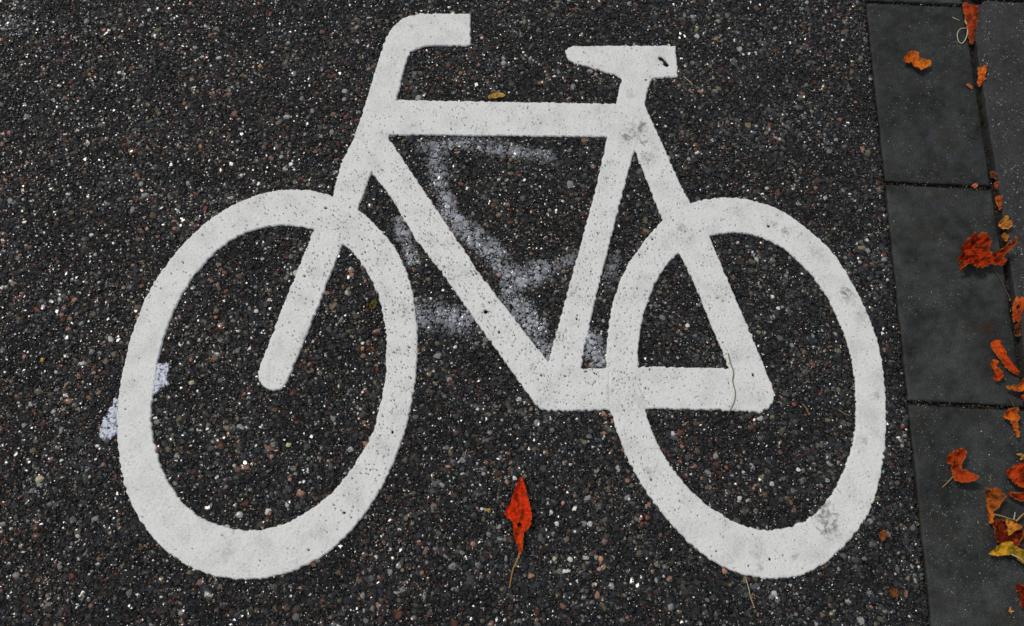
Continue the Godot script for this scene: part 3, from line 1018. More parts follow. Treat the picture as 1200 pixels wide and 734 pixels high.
func lay_asphalt() -> void:
	var coarse := []
	for k in 6:
		coarse.append(stone_mesh(true))
	var none := Vector2.ZERO
	# stones that show at the surface, in view and for a step around it
	stone_layer(coarse, Vector2(-1.25, -0.9), Vector2(0.72, 0.75), 0.0064, 0.0021, 0.0074, -0.0011, 0.0017, field, none, none, road, mats.stone)
	# grit between them
	stone_layer([coarse[0], coarse[3]], Vector2(-1.10, -0.76), Vector2(0.71, 0.60), 0.0034, 0.0010, 0.0021, -0.0022, 0.0006, field, none, none, road, mats.stone)
	# further out only the larger stones
	stone_layer([coarse[1], coarse[4]], Vector2(-2.6, -2.2), Vector2(0.80, 1.8), 0.0085, 0.0030, 0.0058, -0.0006, 0.0014, field, Vector2(-1.25, -0.9), Vector2(0.72, 0.75), road, mats.stone)
	# dust and flecks of the old paint between and on the stones
	var flecks := PackedFloat32Array()
	for k in 90000:
		var x := rng.randf_range(-0.30, 0.20)
		var z := rng.randf_range(-0.40, 0.13)
		if rng.randf() > pow(worn_paint(x, z), 2.0) * 0.9 or field.at_point(x, z) < 0.001:
			continue
		var r := rng.randf_range(0.0003, 0.0008)
		var b := Basis.from_euler(Vector3(rng.randfn() * 0.5, rng.randf() * TAU, rng.randfn() * 0.5)) * Basis.from_scale(Vector3(r * rng.randf_range(0.8, 1.6), r * 0.3, r))
		var v := rng.randf_range(0.35, 0.80)
		flecks.append_array([b.x.x, b.y.x, b.z.x, x, b.x.y, b.y.y, b.z.y, rng.randf_range(0.0002, 0.0018), b.x.z, b.y.z, b.z.z, z, v * 0.95, v * 0.98, v * 1.06, 1.0])
	var fm := MultiMesh.new()
	fm.transform_format = MultiMesh.TRANSFORM_3D
	fm.use_colors = true
	fm.mesh = stone_mesh(false)
	fm.instance_count = flecks.size() / 16
	fm.buffer = flecks
	var fo := MultiMeshInstance3D.new()
	fo.name = "old_paint_flecks"
	fo.multimesh = fm
	fo.material_override = mats.paint
	fo.set_meta("kind", "stuff")
	road.add_child(fo, true)
	# the stones large or bright enough to be picked out
	var fine := []
	for k in 4:
		fine.append(stone_mesh(true))
	var paints := {}
	for s in [[-0.4767,-0.4986,5.5,"tan"],[-0.6287,-0.6463,6,"pink"],[-0.5244,0.1224,7,"cream"],[-0.4992,0.0077,5,"orange"],[-0.0067,-0.6483,5,"pink"],[0.6435,-0.0609,4,"white"],[0.3740,0.0077,0,"white"],[0.4427,-0.0294,5.5,"white"],[0.4505,-0.0077,5.5,"white"],[0.2952,0.0230,6,"white"],[0.2825,0.0214,4,"orange"],[0.5821,-0.4507,4,"tan"],[0.5769,-0.3129,8,"grey"],[0.6266,-0.6054,5,"grey"],[-0.0573,-0.5633,6,"pink"],[-0.3569,0.2254,6,"cream"],[-0.3824,0.2432,5,"pink"],[-0.3493,0.2797,5,"pink"],[-0.5192,-0.0609,4,"orange"],[-0.4944,-0.0736,6,"red"],[-0.4888,-0.0388,5,"red"],[-0.5912,-0.1582,5,"tan"],[-0.6406,-0.1582,6,"pink"],[-0.4934,-0.6442,5,"red"],[-0.4695,-0.6217,5,"red"],[-0.5144,-0.0577,5,"grey"],[0.4587,0.1583,6,"red"],[0.4531,0.2649,6,"white"],[0.3388,0.2609,5,"red"],[0.1353,0.4001,7,"tan"],[0.1322,0.4151,5,"pink"],[0.2103,0.3389,6,"red"],[0.5374,0.4001,6,"grey"],[0.4159,0.3812,5,"white"],[0.3224,0.4188,6,"tan"],[-0.1000,-0.2103,5,"pink"],[-0.1118,-0.2001,4,"white"],[0.0138,-0.2636,6,"red"],[-0.1009,-0.3165,5,"red"],[-0.1051,-0.1715,4,"cream"],[-0.2437,0.1383,4,"white"],[-0.0951,0.0606,5,"white"],[-0.2483,0.0636,6,"tan"],[-0.7442,0.2797,9,"cream"],[-0.6656,0.2756,4,"cream"],[-0.7767,0.0829,6,"ochre"],[-0.8076,0.0770,5,"pink"],[-0.7063,-0.6298,6,"white"],[-0.7411,-0.4851,6,"white"],[-0.7866,-0.5833,6,"pink"],[-0.7969,-0.4812,5,"ochre"],[-0.4327,-0.0031,6,"white"],[-0.3424,0.0077,5,"pink"],[-0.0553,0.1668,5,"white"],[0.8185,-0.6545,0,"grey"],[0.0610,0.3298,5,"white"],[0.0651,0.4001,6,"cream"],[-0.0358,0.3272,6,"ochre"],[-0.0465,0.3259,4,"white"],[0.0040,0.2783,6,"white"],[0.0798,0.3167,5,"pink"],[0.0884,0.4013,6,"white"],[0.0686,0.3479,6,"white"],[0.3022,-0.6258,5,"tan"],[0.3792,0.3557,4,"pink"],[0.6399,-0.4187,5,"tan"],[0.3347,-0.3094,5,"white"],[0.3483,-0.4057,5,"grey"],[0.2826,-0.3670,4,"white"],[0.4405,-0.5258,4,"white"],[0.2519,-0.4659,7,"red"]]:
		if s[2] == 0:
			continue
		var c: Color = {"tan": Color(0.66, 0.46, 0.34), "pink": Color(0.66, 0.50, 0.45), "cream": Color(0.70, 0.66, 0.52), "orange": Color(0.62, 0.36, 0.22), "white": Color(0.80, 0.80, 0.78), "grey": Color(0.40, 0.40, 0.40), "red": Color(0.48, 0.25, 0.18), "ochre": Color(0.62, 0.48, 0.16)}[s[3]]
		if not paints.has(s[3]):
			var m := StandardMaterial3D.new()
			m.albedo_color = c
			m.roughness = 0.4
			paints[s[3]] = m
		var p: Vector2 = Vector2(s[0], s[1])
		var o := part("stone", fine[rng.randi() % 4], paints[s[3]], road)
		var r: float = s[2] * 0.00068
		o.transform = Transform3D(Basis(Vector3.UP, rng.randf() * TAU) * Basis.from_scale(Vector3(r * 1.15, r * 0.7, r)) * Basis(Vector3(1, 0.3, 0.2).normalized(), rng.randf() * TAU), Vector3(p.x, 0.0018 - r * 0.35, p.y))

func kerb_point(u: float, z: float) -> Vector2:
	# u metres to the right of the asphalt's edge, along the perpendicular
	return Vector2(kerb_x(z) + u, z + u * 0.055)

func lay_slabs() -> void:
	var bed := part("bedding", soil_mesh(0.63, 1.3, -2.4, 2.2, -0.0085, 0.0045, 0.0022), mats.soil, self)
	bed.set_meta("kind", "structure")
	var pave := part("pavement", sheet([Vector2(kerb_x(-30) + 0.49, -30), Vector2(10, -30), Vector2(10, 30), Vector2(kerb_x(30) + 0.49, 30)], -0.012), mats.concrete, self)
	pave.set_meta("kind", "structure")
	var rust := Vector2(0.7954, 0.0305)
	var rows := Node3D.new()
	rows.name = "slab_paving"
	rows.set_meta("kind", "structure")
	add_child(rows)
	var joints := [-2.225, -1.83, -1.437, -1.043, -0.650, -0.249, 0.155, 0.556, 0.955, 1.36, 1.76]
	for k in joints.size() - 1:
		var z0: float = joints[k] + 0.0026
		var z1: float = joints[k + 1] - 0.0026
		var tone := rng.randf_range(0.82, 1.12)
		var tint := func(x: float, z: float) -> Color:
			var v := 0.080 * tone * (1.0 + 0.75 * patch_noise.get_noise_2d(x * 700.0, z * 700.0) + 0.5 * patch_noise.get_noise_2d(x * 2600.0, z * 2600.0 + 80.0) + 0.35 * soft_noise.get_noise_2d(x * 1700.0, z * 1700.0))
			var c := Color(v * 0.95, v * 1.0, v * 1.0)
			var q := Vector2(x, z).distance_to(rust) / 0.014
			if q < 1.4:
				c = c.lerp(Color(0.085, 0.040, 0.018), clampf(1.2 - q + 0.9 * fine_noise.get_noise_2d(x * 5000.0, z * 5000.0), 0.0, 0.75))
			# green and brown film of algae in blotches
			var al := clampf(patch_noise.get_noise_2d(x * 1300.0 + 400.0, z * 1300.0) * 1.8 - 0.35, 0.0, 0.5)
			return c.lerp(Color(0.062, 0.062, 0.034), al)
		part("slab", slab_mesh([kerb_point(0.0045, z0), kerb_point(0.1945, z0 + rng.randf_range(-0.001, 0.001)), kerb_point(0.1945, z1), kerb_point(0.0045, z1)], 0.0022 + rng.randf_range(-0.0007, 0.0009), 0.05, 0.00030, 0.0022, tint), mats.concrete, rows)
	# the kerbstones to the right are longer and coarser
	var ends := [-2.68, -1.672, -0.664, 0.344, 1.352, 2.2]
	for k in ends.size() - 1:
		var z0: float = ends[k] + 0.003
		var z1: float = ends[k + 1] - 0.003
		var tint := func(x: float, z: float) -> Color:
			var v := 0.088 * (1.0 + 0.4 * patch_noise.get_noise_2d(x * 900.0 + 90.0, z * 900.0) + 0.4 * fine_noise.get_noise_2d(x * 6000.0, z * 6000.0))
			return Color(v * 1.0, v * 0.98, v * 1.02)
		part("kerbstone", slab_mesh([kerb_point(0.2015, z0), kerb_point(0.47, z0), kerb_point(0.47, z1), kerb_point(0.2015, z1)], 0.0085, 0.08, 0.0006, 0.003, tint, [0.034 if k == 2 else 0.008, 0.0, 0.0, 0.016 if k == 1 else 0.006]), mats.concrete, rows)
	# sand grains that stand out of the worn concrete
	var grain := [stone_mesh(false), stone_mesh(false)]
	for side in 2:
		var buffer := PackedFloat32Array()
		for k in (24000 if side == 0 else 20000):
			var z := rng.randf_range(-0.95, 0.85)
			var u := rng.randf_range(0.012, 0.186) if side == 0 else rng.randf_range(0.208, 0.36)
			var p := kerb_point(u, z)
			# worn faces show more sand: the lower slabs most of all
			var bare := 0.55 + patch_noise.get_noise_2d(p.x * 1400.0 + 20.0, p.y * 1400.0) * 1.3 + (0.35 if z > 0.155 else (0.1 if z > -0.249 else -0.15)) + (0.2 if side == 1 else 0.0)
			if rng.randf() > bare:
				continue
			var r := rng.randf_range(0.0004, 0.0011) * (1.0 if side == 0 else 1.5)
			var y := 0.0021 if side == 0 else 0.0084
			var b := Basis.from_euler(Vector3(rng.randf() * TAU, rng.randf() * TAU, rng.randf() * TAU)).scaled(Vector3.ONE * r)
			var v := 0.02 + 0.30 * pow(rng.randf(), 4.0)
			buffer.append_array([b.x.x, b.y.x, b.z.x, p.x, b.x.y, b.y.y, b.z.y, y, b.x.z, b.y.z, b.z.z, p.y, v, v * 0.98, v * 0.95, 1.0])
		var mm := MultiMesh.new()
		mm.transform_format = MultiMesh.TRANSFORM_3D
		mm.use_colors = true
		mm.mesh = grain[side]
		mm.instance_count = buffer.size() / 16
		mm.buffer = buffer
		var o := MultiMeshInstance3D.new()
		o.name = "sand_grains"
		o.multimesh = mm
		o.material_override = mats.stone
		o.set_meta("kind", "stuff")
		rows.add_child(o, true)
	# crumbs of leaf, twig and sand caught in the joints
	var crumbs := PackedFloat32Array()
	for k in 2600:
		var z := rng.randf_range(-0.95, 0.85)
		var p := kerb_point(0.198 + rng.randfn() * 0.0026, z)
		var y := rng.randf_range(-0.008, -0.002)
		if k % 4 == 0:
			var j: float = joints[4 + rng.randi() % 4]
			p = kerb_point(rng.randf_range(0.005, 0.195), j + rng.randfn() * 0.0012)
		elif k % 4 == 1:
			p = kerb_point(0.002 + rng.randfn() * 0.0018, z)
			y = rng.randf_range(-0.003, 0.0)
		var r := rng.randf_range(0.0006, 0.0021)
		var b := Basis.from_euler(Vector3(rng.randf() * TAU, rng.randf() * TAU, rng.randf() * TAU)) * Basis.from_scale(Vector3(r * rng.randf_range(0.8, 2.0), r * 0.5, r))
		var v := rng.randf_range(0.3, 1.5)
		var c: Color = [Color(0.05, 0.028, 0.014), Color(0.03, 0.024, 0.018), Color(0.10, 0.035, 0.015), Color(0.05, 0.05, 0.045), Color(0.035, 0.042, 0.014)][rng.randi() % 5] * v
		crumbs.append_array([b.x.x, b.y.x, b.z.x, p.x, b.x.y, b.y.y, b.z.y, y, b.x.z, b.y.z, b.z.z, p.y, c.r, c.g, c.b, 1.0])
	var cm := MultiMesh.new()
	cm.transform_format = MultiMesh.TRANSFORM_3D
	cm.use_colors = true
	cm.mesh = grain[0]
	cm.instance_count = crumbs.size() / 16
	cm.buffer = crumbs
	var co := MultiMeshInstance3D.new()
	co.name = "joint_debris"
	co.multimesh = cm
	co.material_override = mats.stone
	co.set_meta("kind", "stuff")
	rows.add_child(co, true)

# ---------------------------------------------------------------- leaves
const ORANGE := Color(0.50, 0.16, 0.02)
const RED := Color(0.40, 0.045, 0.008)
const RUST := Color(0.33, 0.055, 0.010)
const DARK := Color(0.09, 0.012, 0.006)
const MAROON := Color(0.13, 0.012, 0.007)
const YELLOW := Color(0.52, 0.34, 0.05)
const TAN := Color(0.50, 0.30, 0.10)
const GREEN := Color(0.12, 0.18, 0.025)
const S := 0.0025
const K := 0.009

func drop_leaves() -> void:
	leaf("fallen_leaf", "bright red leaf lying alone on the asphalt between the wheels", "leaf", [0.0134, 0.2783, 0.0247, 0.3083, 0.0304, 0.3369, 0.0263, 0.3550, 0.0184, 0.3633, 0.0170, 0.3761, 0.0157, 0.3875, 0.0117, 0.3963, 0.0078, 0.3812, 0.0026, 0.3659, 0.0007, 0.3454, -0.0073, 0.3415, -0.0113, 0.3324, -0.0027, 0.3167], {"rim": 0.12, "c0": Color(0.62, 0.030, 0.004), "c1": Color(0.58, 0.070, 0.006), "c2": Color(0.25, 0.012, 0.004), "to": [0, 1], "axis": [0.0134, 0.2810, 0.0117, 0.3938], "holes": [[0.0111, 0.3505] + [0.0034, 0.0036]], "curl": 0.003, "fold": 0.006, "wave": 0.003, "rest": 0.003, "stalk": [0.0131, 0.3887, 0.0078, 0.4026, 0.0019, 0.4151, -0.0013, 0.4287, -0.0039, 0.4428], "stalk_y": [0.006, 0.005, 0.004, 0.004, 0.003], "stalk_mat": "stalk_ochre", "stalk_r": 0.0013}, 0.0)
	leaf("fallen_leaf", "small orange leaf alone on the slab at the top right", "leaf", [0.7357, -0.5044, 0.7484, -0.5199, 0.7609, -0.5211, 0.7658, -0.5172, 0.7654, -0.5083, 0.7747, -0.5024, 0.7825, -0.5013, 0.7879, -0.4947, 0.7750, -0.4851, 0.7619, -0.4793, 0.7501, -0.4957, 0.7401, -0.4986], {"c0": Color(0.55, 0.13, 0.01), "c1": Color(0.62, 0.27, 0.035), "c2": Color(0.40, 0.07, 0.01), "to": [1, 0.4], "curl": 0.005, "fold": 0.004, "wave": 0.004}, S)
	leaf("fallen_leaf", "dark red pointed leaf wedged upright in the joint at the top", "leaf", [0.8814, -0.6421, 0.8869, -0.6389, 0.9040, -0.6331, 0.9052, -0.6298, 0.8974, -0.6034, 0.8898, -0.5772, 0.8800, -0.5466, 0.8728, -0.5474, 0.8741, -0.5994, 0.8749, -0.6339], {"c0": Color(0.36, 0.045, 0.008), "c1": Color(0.20, 0.03, 0.008), "to": [1, 1.5], "axis": [0.8914, -0.6421, 0.8769, -0.5474], "curl": 0.0, "dome": 0.008, "fold": 0.0, "rest": 0.002}, S)
	leaf("fallen_leaf", "small bright orange leaf scrap standing in the joint below the red wedge", "leaf", [0.8759, -0.4908, 0.8820, -0.4889, 0.8900, -0.4918, 0.8882, -0.4793, 0.8833, -0.4648, 0.8865, -0.4621, 0.8794, -0.4583, 0.8744, -0.4488, 0.8682, -0.4450, 0.8674, -0.4583, 0.8735, -0.4697], {"c0": Color(0.60, 0.17, 0.015), "c1": Color(0.45, 0.06, 0.008), "to": [0, 1], "curl": 0.002, "dome": 0.006}, S)
	leaf("fallen_leaf", "narrow orange leaf scrap in the joint between slab ends", "leaf", [0.8554, -0.2154, 0.8650, -0.2179, 0.8654, -0.2086, 0.8625, -0.1975, 0.8576, -0.1883, 0.8544, -0.1950, 0.8549, -0.2052], {"c0": Color(0.42, 0.11, 0.02), "c1": Color(0.30, 0.06, 0.012), "curl": 0.002, "dome": 0.004}, 0.0)
	leaf("fallen_leaf", "crumpled pale yellow leaf scrap in the joint above the big red leaf", "leaf", [0.8507, -0.1648, 0.8554, -0.1698, 0.8609, -0.1748, 0.8626, -0.1682, 0.8689, -0.1623, 0.8654, -0.1524, 0.8568, -0.1466, 0.8529, -0.1499, 0.8487, -0.1549], {"c0": Color(0.66, 0.42, 0.13), "c1": Color(0.58, 0.30, 0.07), "c2": Color(0.30, 0.12, 0.03), "curl": 0.003, "wave": 0.008}, 0.002)
	leaf("fallen_leaf", "tiny brown leaf crumb just under the pale yellow scrap", "leaf", [0.8500, -0.1425, 0.8554, -0.1400, 0.8597, -0.1351, 0.8561, -0.1285, 0.8490, -0.1302], {"c0": Color(0.38, 0.13, 0.03), "c1": Color(0.50, 0.28, 0.08), "curl": 0.003, "wave": 0.005}, 0.002)
	leaf("fallen_leaf", "largest red leaf, crumpled, on the middle slab at the joint", "leaf", [0.7615, -0.1066, 0.7776, -0.1220, 0.7945, -0.1367, 0.8005, -0.1334, 0.8074, -0.1384, 0.8089, -0.1302, 0.8175, -0.1212, 0.8132, -0.1066, 0.8185, -0.0993, 0.8326, -0.1074, 0.8457, -0.1139, 0.8566, -0.1236, 0.8564, -0.1155, 0.8460, -0.1041, 0.8360, -0.0944, 0.8355, -0.0848, 0.8326, -0.0776, 0.8181, -0.0784, 0.8032, -0.0776, 0.7932, -0.0712, 0.7808, -0.0752, 0.7726, -0.0784, 0.7601, -0.0704, 0.7545, -0.0680, 0.7615, -0.0824, 0.7584, -0.0896, 0.7646, -0.0993], {"c0": Color(0.43, 0.045, 0.008), "c1": Color(0.30, 0.04, 0.010), "c2": Color(0.16, 0.02, 0.006), "to": [1, 0.2], "axis": [0.8046, -0.0768, 0.7886, -0.1334], "curl": 0.008, "fold": 0.008, "wave": 0.012, "rag": 0.0022, "rest": 0.002, "stalk": [0.8228, -0.0800, 0.8311, -0.0625, 0.8383, -0.0404, 0.8425, -0.0217], "stalk_y": [0.008, 0.006, 0.004, 0.005], "stalk_mat": "stalk_brown"}, S)
	leaf("fallen_leaf", "orange red curled leaf with a hole, standing in the joint", "leaf", [0.8425, -0.0108, 0.8487, -0.0201, 0.8547, -0.0279, 0.8563, -0.0217, 0.8643, -0.0254, 0.8644, -0.0154, 0.8603, -0.0062, 0.8543, 0.0088, 0.8474, 0.0214, 0.8443, 0.0153, 0.8388, 0.0214, 0.8393, 0.0046], {"c0": Color(0.52, 0.10, 0.012), "c1": Color(0.30, 0.03, 0.008), "to": [0, 1], "holes": [[0.8500, -0.0051] + [0.0032, 0.0045]], "curl": 0.003, "dome": 0.009, "axis": [0.8543, -0.0263, 0.8434, 0.0199]}, 0.0)
	leaf("fallen_leaf", "long red leaf rolled into a tube beside the joint", "leaf", [0.7948, 0.0556, 0.8013, 0.0517, 0.8095, 0.0502, 0.8116, 0.0606, 0.8176, 0.0792, 0.8243, 0.0974, 0.8307, 0.1086, 0.8258, 0.1123, 0.8157, 0.1064, 0.8067, 0.0932, 0.7989, 0.0780, 0.7958, 0.0647], {"c0": Color(0.52, 0.08, 0.010), "c1": Color(0.48, 0.05, 0.008), "c2": Color(0.30, 0.02, 0.006), "to": [1, 1], "axis": [0.8013, 0.0517, 0.8289, 0.1108], "dome": 0.013, "curl": 0.0, "fold": 0.0, "wave": 0.003}, S)
	leaf("fallen_leaf", "short crinkled red leaf left of the rolled tube leaf", "leaf", [0.7872, 0.0874, 0.7901, 0.0866, 0.7936, 0.0903, 0.7936, 0.0976, 0.7952, 0.1035, 0.7952, 0.1108, 0.7985, 0.1152, 0.7914, 0.1230, 0.7862, 0.1210, 0.7818, 0.1176, 0.7829, 0.1064, 0.7815, 0.0985], {"c0": Color(0.50, 0.11, 0.015), "c1": Color(0.48, 0.035, 0.008), "to": [0, 1], "curl": 0.005, "wave": 0.006, "axis": [0.7886, 0.0874, 0.7915, 0.1224]}, S)
	leaf("fallen_leaf", "dark crimson leaf scrap at the picture edge beside the rolled leaf", "leaf", [0.8366, 0.0666, 0.8471, 0.0636, 0.8564, 0.0666, 0.8568, 0.0785, 0.8459, 0.0829, 0.8398, 0.0785], {"c0": Color(0.25, 0.025, 0.01), "c1": Color(0.16, 0.015, 0.008), "curl": 0.004, "wave": 0.006}, K)
	leaf("fallen_leaf", "orange pointed leaf overlapping the kerbstone, upper of two", "leaf", [0.7973, 0.1325, 0.8078, 0.1318, 0.8178, 0.1304, 0.8234, 0.1239, 0.8286, 0.1188, 0.8320, 0.1224, 0.8429, 0.1239, 0.8568, 0.1311, 0.8462, 0.1412, 0.8298, 0.1397, 0.8167, 0.1426, 0.8051, 0.1383], {"c0": Color(0.58, 0.19, 0.02), "c1": Color(0.40, 0.05, 0.008), "to": [1, 0], "axis": [0.7976, 0.1340, 0.8537, 0.1325], "fold": 0.008, "curl": 0.003, "wave": 0.004, "rest": 0.007}, S)
	leaf("fallen_leaf", "red triangular leaf lying just under the orange pointed leaf", "leaf", [0.8180, 0.1498, 0.8272, 0.1455, 0.8360, 0.1433, 0.8509, 0.1455, 0.8498, 0.1569, 0.8345, 0.1640, 0.8222, 0.1697, 0.8198, 0.1612], {"c0": Color(0.50, 0.03, 0.008), "c1": Color(0.42, 0.03, 0.008), "curl": 0.004, "wave": 0.004, "rest": 0.003}, K)
	leaf("fallen_leaf", "orange red leaf tapering downwards below the slab joint", "leaf", [0.7861, 0.1809, 0.7907, 0.1753, 0.7958, 0.1704, 0.8045, 0.1682, 0.8117, 0.1668, 0.8114, 0.1753, 0.8096, 0.1838, 0.8065, 0.1922, 0.8063, 0.2033, 0.8061, 0.2116, 0.8017, 0.2158, 0.7993, 0.2075, 0.7958, 0.1977, 0.7920, 0.1894], {"c0": Color(0.60, 0.20, 0.02), "c1": Color(0.45, 0.05, 0.008), "to": [0.6, -0.5], "axis": [0.8018, 0.1682, 0.8017, 0.2158], "fold": 0.005, "curl": 0.004, "wave": 0.006, "stalk": [0.8098, 0.1697, 0.8090, 0.1597, 0.8058, 0.1483], "stalk_y": [0.007, 0.006, 0.005], "stalk_mat": "stalk_brown"}, S)
	leaf("fallen_leaf", "rust red folded leaf shaped like a butterfly on the lowest slab", "leaf", [0.6769, 0.2500, 0.6835, 0.2432, 0.6923, 0.2391, 0.7012, 0.2350, 0.7078, 0.2364, 0.7122, 0.2419, 0.7075, 0.2527, 0.7028, 0.2636, 0.7088, 0.2676, 0.7146, 0.2730, 0.7203, 0.2783, 0.7163, 0.2850, 0.7023, 0.2883, 0.6882, 0.2850, 0.6872, 0.2730, 0.6855, 0.2622, 0.6797, 0.2568], {"c0": Color(0.42, 0.07, 0.012), "c1": Color(0.36, 0.05, 0.010), "c2": Color(0.24, 0.03, 0.008), "axis": [0.6897, 0.2689, 0.7026, 0.2649], "fold": 0.014, "curl": 0.004, "wave": 0.006, "rag": 0.0016, "stalk": [0.7012, 0.2649, 0.6944, 0.2730, 0.6856, 0.2823, 0.6734, 0.2930], "stalk_y": [0.006, 0.006, 0.004, 0.0022]}, S)
	leaf("fallen_leaf", "broad red leaf at the right edge above the dark pile", "leaf", [0.7670, 0.2730, 0.7781, 0.2649, 0.7913, 0.2582, 0.7992, 0.2609, 0.8097, 0.2622, 0.8274, 0.2676, 0.8288, 0.2797, 0.8126, 0.2863, 0.7997, 0.2903, 0.7885, 0.2970, 0.7821, 0.2917, 0.7759, 0.2890, 0.7719, 0.2810], {"c0": Color(0.44, 0.06, 0.010), "c1": Color(0.40, 0.035, 0.008), "axis": [0.7681, 0.2743, 0.8254, 0.2770], "curl": 0.006, "wave": 0.006, "fold": 0.004, "rest": 0.007, "rag": 0.0018}, S)
	leaf("fallen_leaf", "brown orange leaf rolled along its left edge, left of the pile", "leaf", [0.7331, 0.2956, 0.7360, 0.2943, 0.7422, 0.2970, 0.7493, 0.2950, 0.7558, 0.3023, 0.7603, 0.3102, 0.7527, 0.3180, 0.7457, 0.3265, 0.7393, 0.3324, 0.7388, 0.3415, 0.7360, 0.3492, 0.7308, 0.3486, 0.7303, 0.3376, 0.7298, 0.3265, 0.7314, 0.3115], {"c0": Color(0.52, 0.16, 0.02), "c1": Color(0.16, 0.05, 0.015), "c2": Color(0.08, 0.03, 0.01), "to": [1, -0.5], "axis": [0.7382, 0.2970, 0.7323, 0.3479], "fold": 0.012, "curl": 0.006, "wave": 0.004}, S)
	leaf("fallen_leaf", "deep crimson narrow leaf under the broad red leaf", "leaf", [0.7677, 0.3029, 0.7748, 0.3009, 0.7878, 0.3029, 0.8019, 0.2989, 0.8189, 0.3009, 0.8168, 0.3167, 0.7977, 0.3193, 0.7813, 0.3148, 0.7719, 0.3088], {"c0": Color(0.26, 0.025, 0.008), "c1": Color(0.20, 0.015, 0.007), "curl": 0.004, "wave": 0.004, "rest": 0.006}, S)
	leaf("fallen_leaf", "red leaf half out of the picture, right of the crossed stems", "leaf", [0.7869, 0.3389, 0.7968, 0.3298, 0.8122, 0.3259, 0.8133, 0.3454, 0.8027, 0.3582, 0.7921, 0.3582, 0.7858, 0.3505], {"c0": Color(0.34, 0.035, 0.008), "c1": Color(0.20, 0.02, 0.007), "curl": 0.005, "wave": 0.005}, K)
	leaf("fallen_leaf", "dark maroon leaf at the bottom of the pile", "leaf", [0.7393, 0.3460, 0.7478, 0.3428, 0.7594, 0.3441, 0.7705, 0.3479, 0.7771, 0.3544, 0.7821, 0.3621, 0.7768, 0.3748, 0.7656, 0.3850, 0.7533, 0.3812, 0.7373, 0.3761, 0.7374, 0.3621], {"c0": Color(0.13, 0.014, 0.007), "c1": Color(0.20, 0.02, 0.007), "curl": 0.003, "wave": 0.003, "rest": 0.001}, S)
	leaf("fallen_leaf", "golden yellow leaf piece on top of the maroon leaf", "leaf", [0.7543, 0.3434, 0.7618, 0.3454, 0.7690, 0.3492, 0.7758, 0.3544, 0.7708, 0.3595, 0.7624, 0.3621, 0.7519, 0.3685, 0.7525, 0.3557], {"c0": Color(0.56, 0.32, 0.05), "c1": Color(0.45, 0.16, 0.02), "curl": 0.003, "wave": 0.004, "rest": 0.008}, S + 0.002)
	leaf("fallen_leaf", "half yellow half green leaf with a pale rib below the pile", "leaf", [0.7199, 0.3950, 0.7270, 0.3887, 0.7338, 0.3837, 0.7420, 0.3786, 0.7509, 0.3767, 0.7564, 0.3786, 0.7596, 0.3824, 0.7702, 0.3881, 0.7825, 0.3913, 0.7940, 0.3988, 0.7887, 0.4113, 0.7773, 0.4163, 0.7707, 0.4138, 0.7631, 0.4032, 0.7528, 0.3963, 0.7370, 0.3976], {"c0": Color(0.52, 0.36, 0.03), "c1": Color(0.07, 0.11, 0.02), "c2": Color(0.30, 0.22, 0.02), "to": [1, 0.2], "axis": [0.7205, 0.3950, 0.7903, 0.4038], "fold": 0.006, "curl": 0.004, "wave": 0.004, "rest": 0.006, "stalk": [0.7531, 0.3950, 0.7635, 0.4013, 0.7690, 0.4063, 0.7711, 0.4151], "stalk_y": [0.016, 0.017, 0.016, 0.013], "stalk_mat": "stalk_pale"}, S)
	leaf("fallen_leaf", "red leaf at the right edge above the yellow green leaf", "leaf", [0.7826, 0.3659, 0.7921, 0.3582, 0.8058, 0.3557, 0.8072, 0.3735, 0.7964, 0.3875, 0.7852, 0.3850, 0.7815, 0.3774], {"c0": Color(0.36, 0.03, 0.008), "c1": Color(0.28, 0.025, 0.008), "curl": 0.004, "wave": 0.005}, K)
	leaf("fallen_leaf", "dark blood red leaf at the bottom right corner", "leaf", [0.7478, 0.4435, 0.7551, 0.4361, 0.7621, 0.4398, 0.7686, 0.4422, 0.7744, 0.4483, 0.7813, 0.4581, 0.7757, 0.4726, 0.7649, 0.4750, 0.7555, 0.4714, 0.7510, 0.4685, 0.7514, 0.4605, 0.7518, 0.4520], {"c0": Color(0.12, 0.012, 0.007), "c1": Color(0.24, 0.015, 0.007), "to": [1, 1], "curl": 0.004, "wave": 0.005, "rest": 0.004}, S)
	leaf("leaf_scrap", "curled yellow scrap above the broad red leaf", "leaf scrap", [0.7993, 0.2405, 0.8047, 0.2405, 0.8093, 0.2446, 0.8068, 0.2500, 0.7999, 0.2507, 0.8018, 0.2480, 0.8050, 0.2459, 0.8015, 0.2432], {"c0": Color(0.62, 0.50, 0.14), "c1": Color(0.5, 0.4, 0.1), "curl": 0.002, "dome": 0.002, "wave": 0.001, "rag": 0.0004, "rest": 0.001}, S)
	leaf("leaf_scrap", "tiny tan star shaped scrap beside the corner leaf", "leaf scrap", [0.7368, 0.4756, 0.7397, 0.4738, 0.7418, 0.4696, 0.7422, 0.4738, 0.7456, 0.4762, 0.7420, 0.4780, 0.7401, 0.4810, 0.7390, 0.4774], {"c0": Color(0.58, 0.40, 0.15), "curl": 0.002, "wave": 0.001, "rag": 0.0004, "rest": 0.001}, S)
	leaf("leaf_scrap", "yellow seed husk at the upper edge of the top tube", "leaf scrap", [-0.0445, -0.4262, -0.0382, -0.4318, -0.0287, -0.4337, -0.0223, -0.4347, -0.0127, -0.4300, -0.0143, -0.4262, -0.0238, -0.4243, -0.0334, -0.4225, -0.0429, -0.4206], {"c0": Color(0.42, 0.33, 0.06), "c1": Color(0.50, 0.42, 0.14), "curl": 0.002, "dome": 0.003, "wave": 0.002, "rag": 0.0005}, 0.0005)
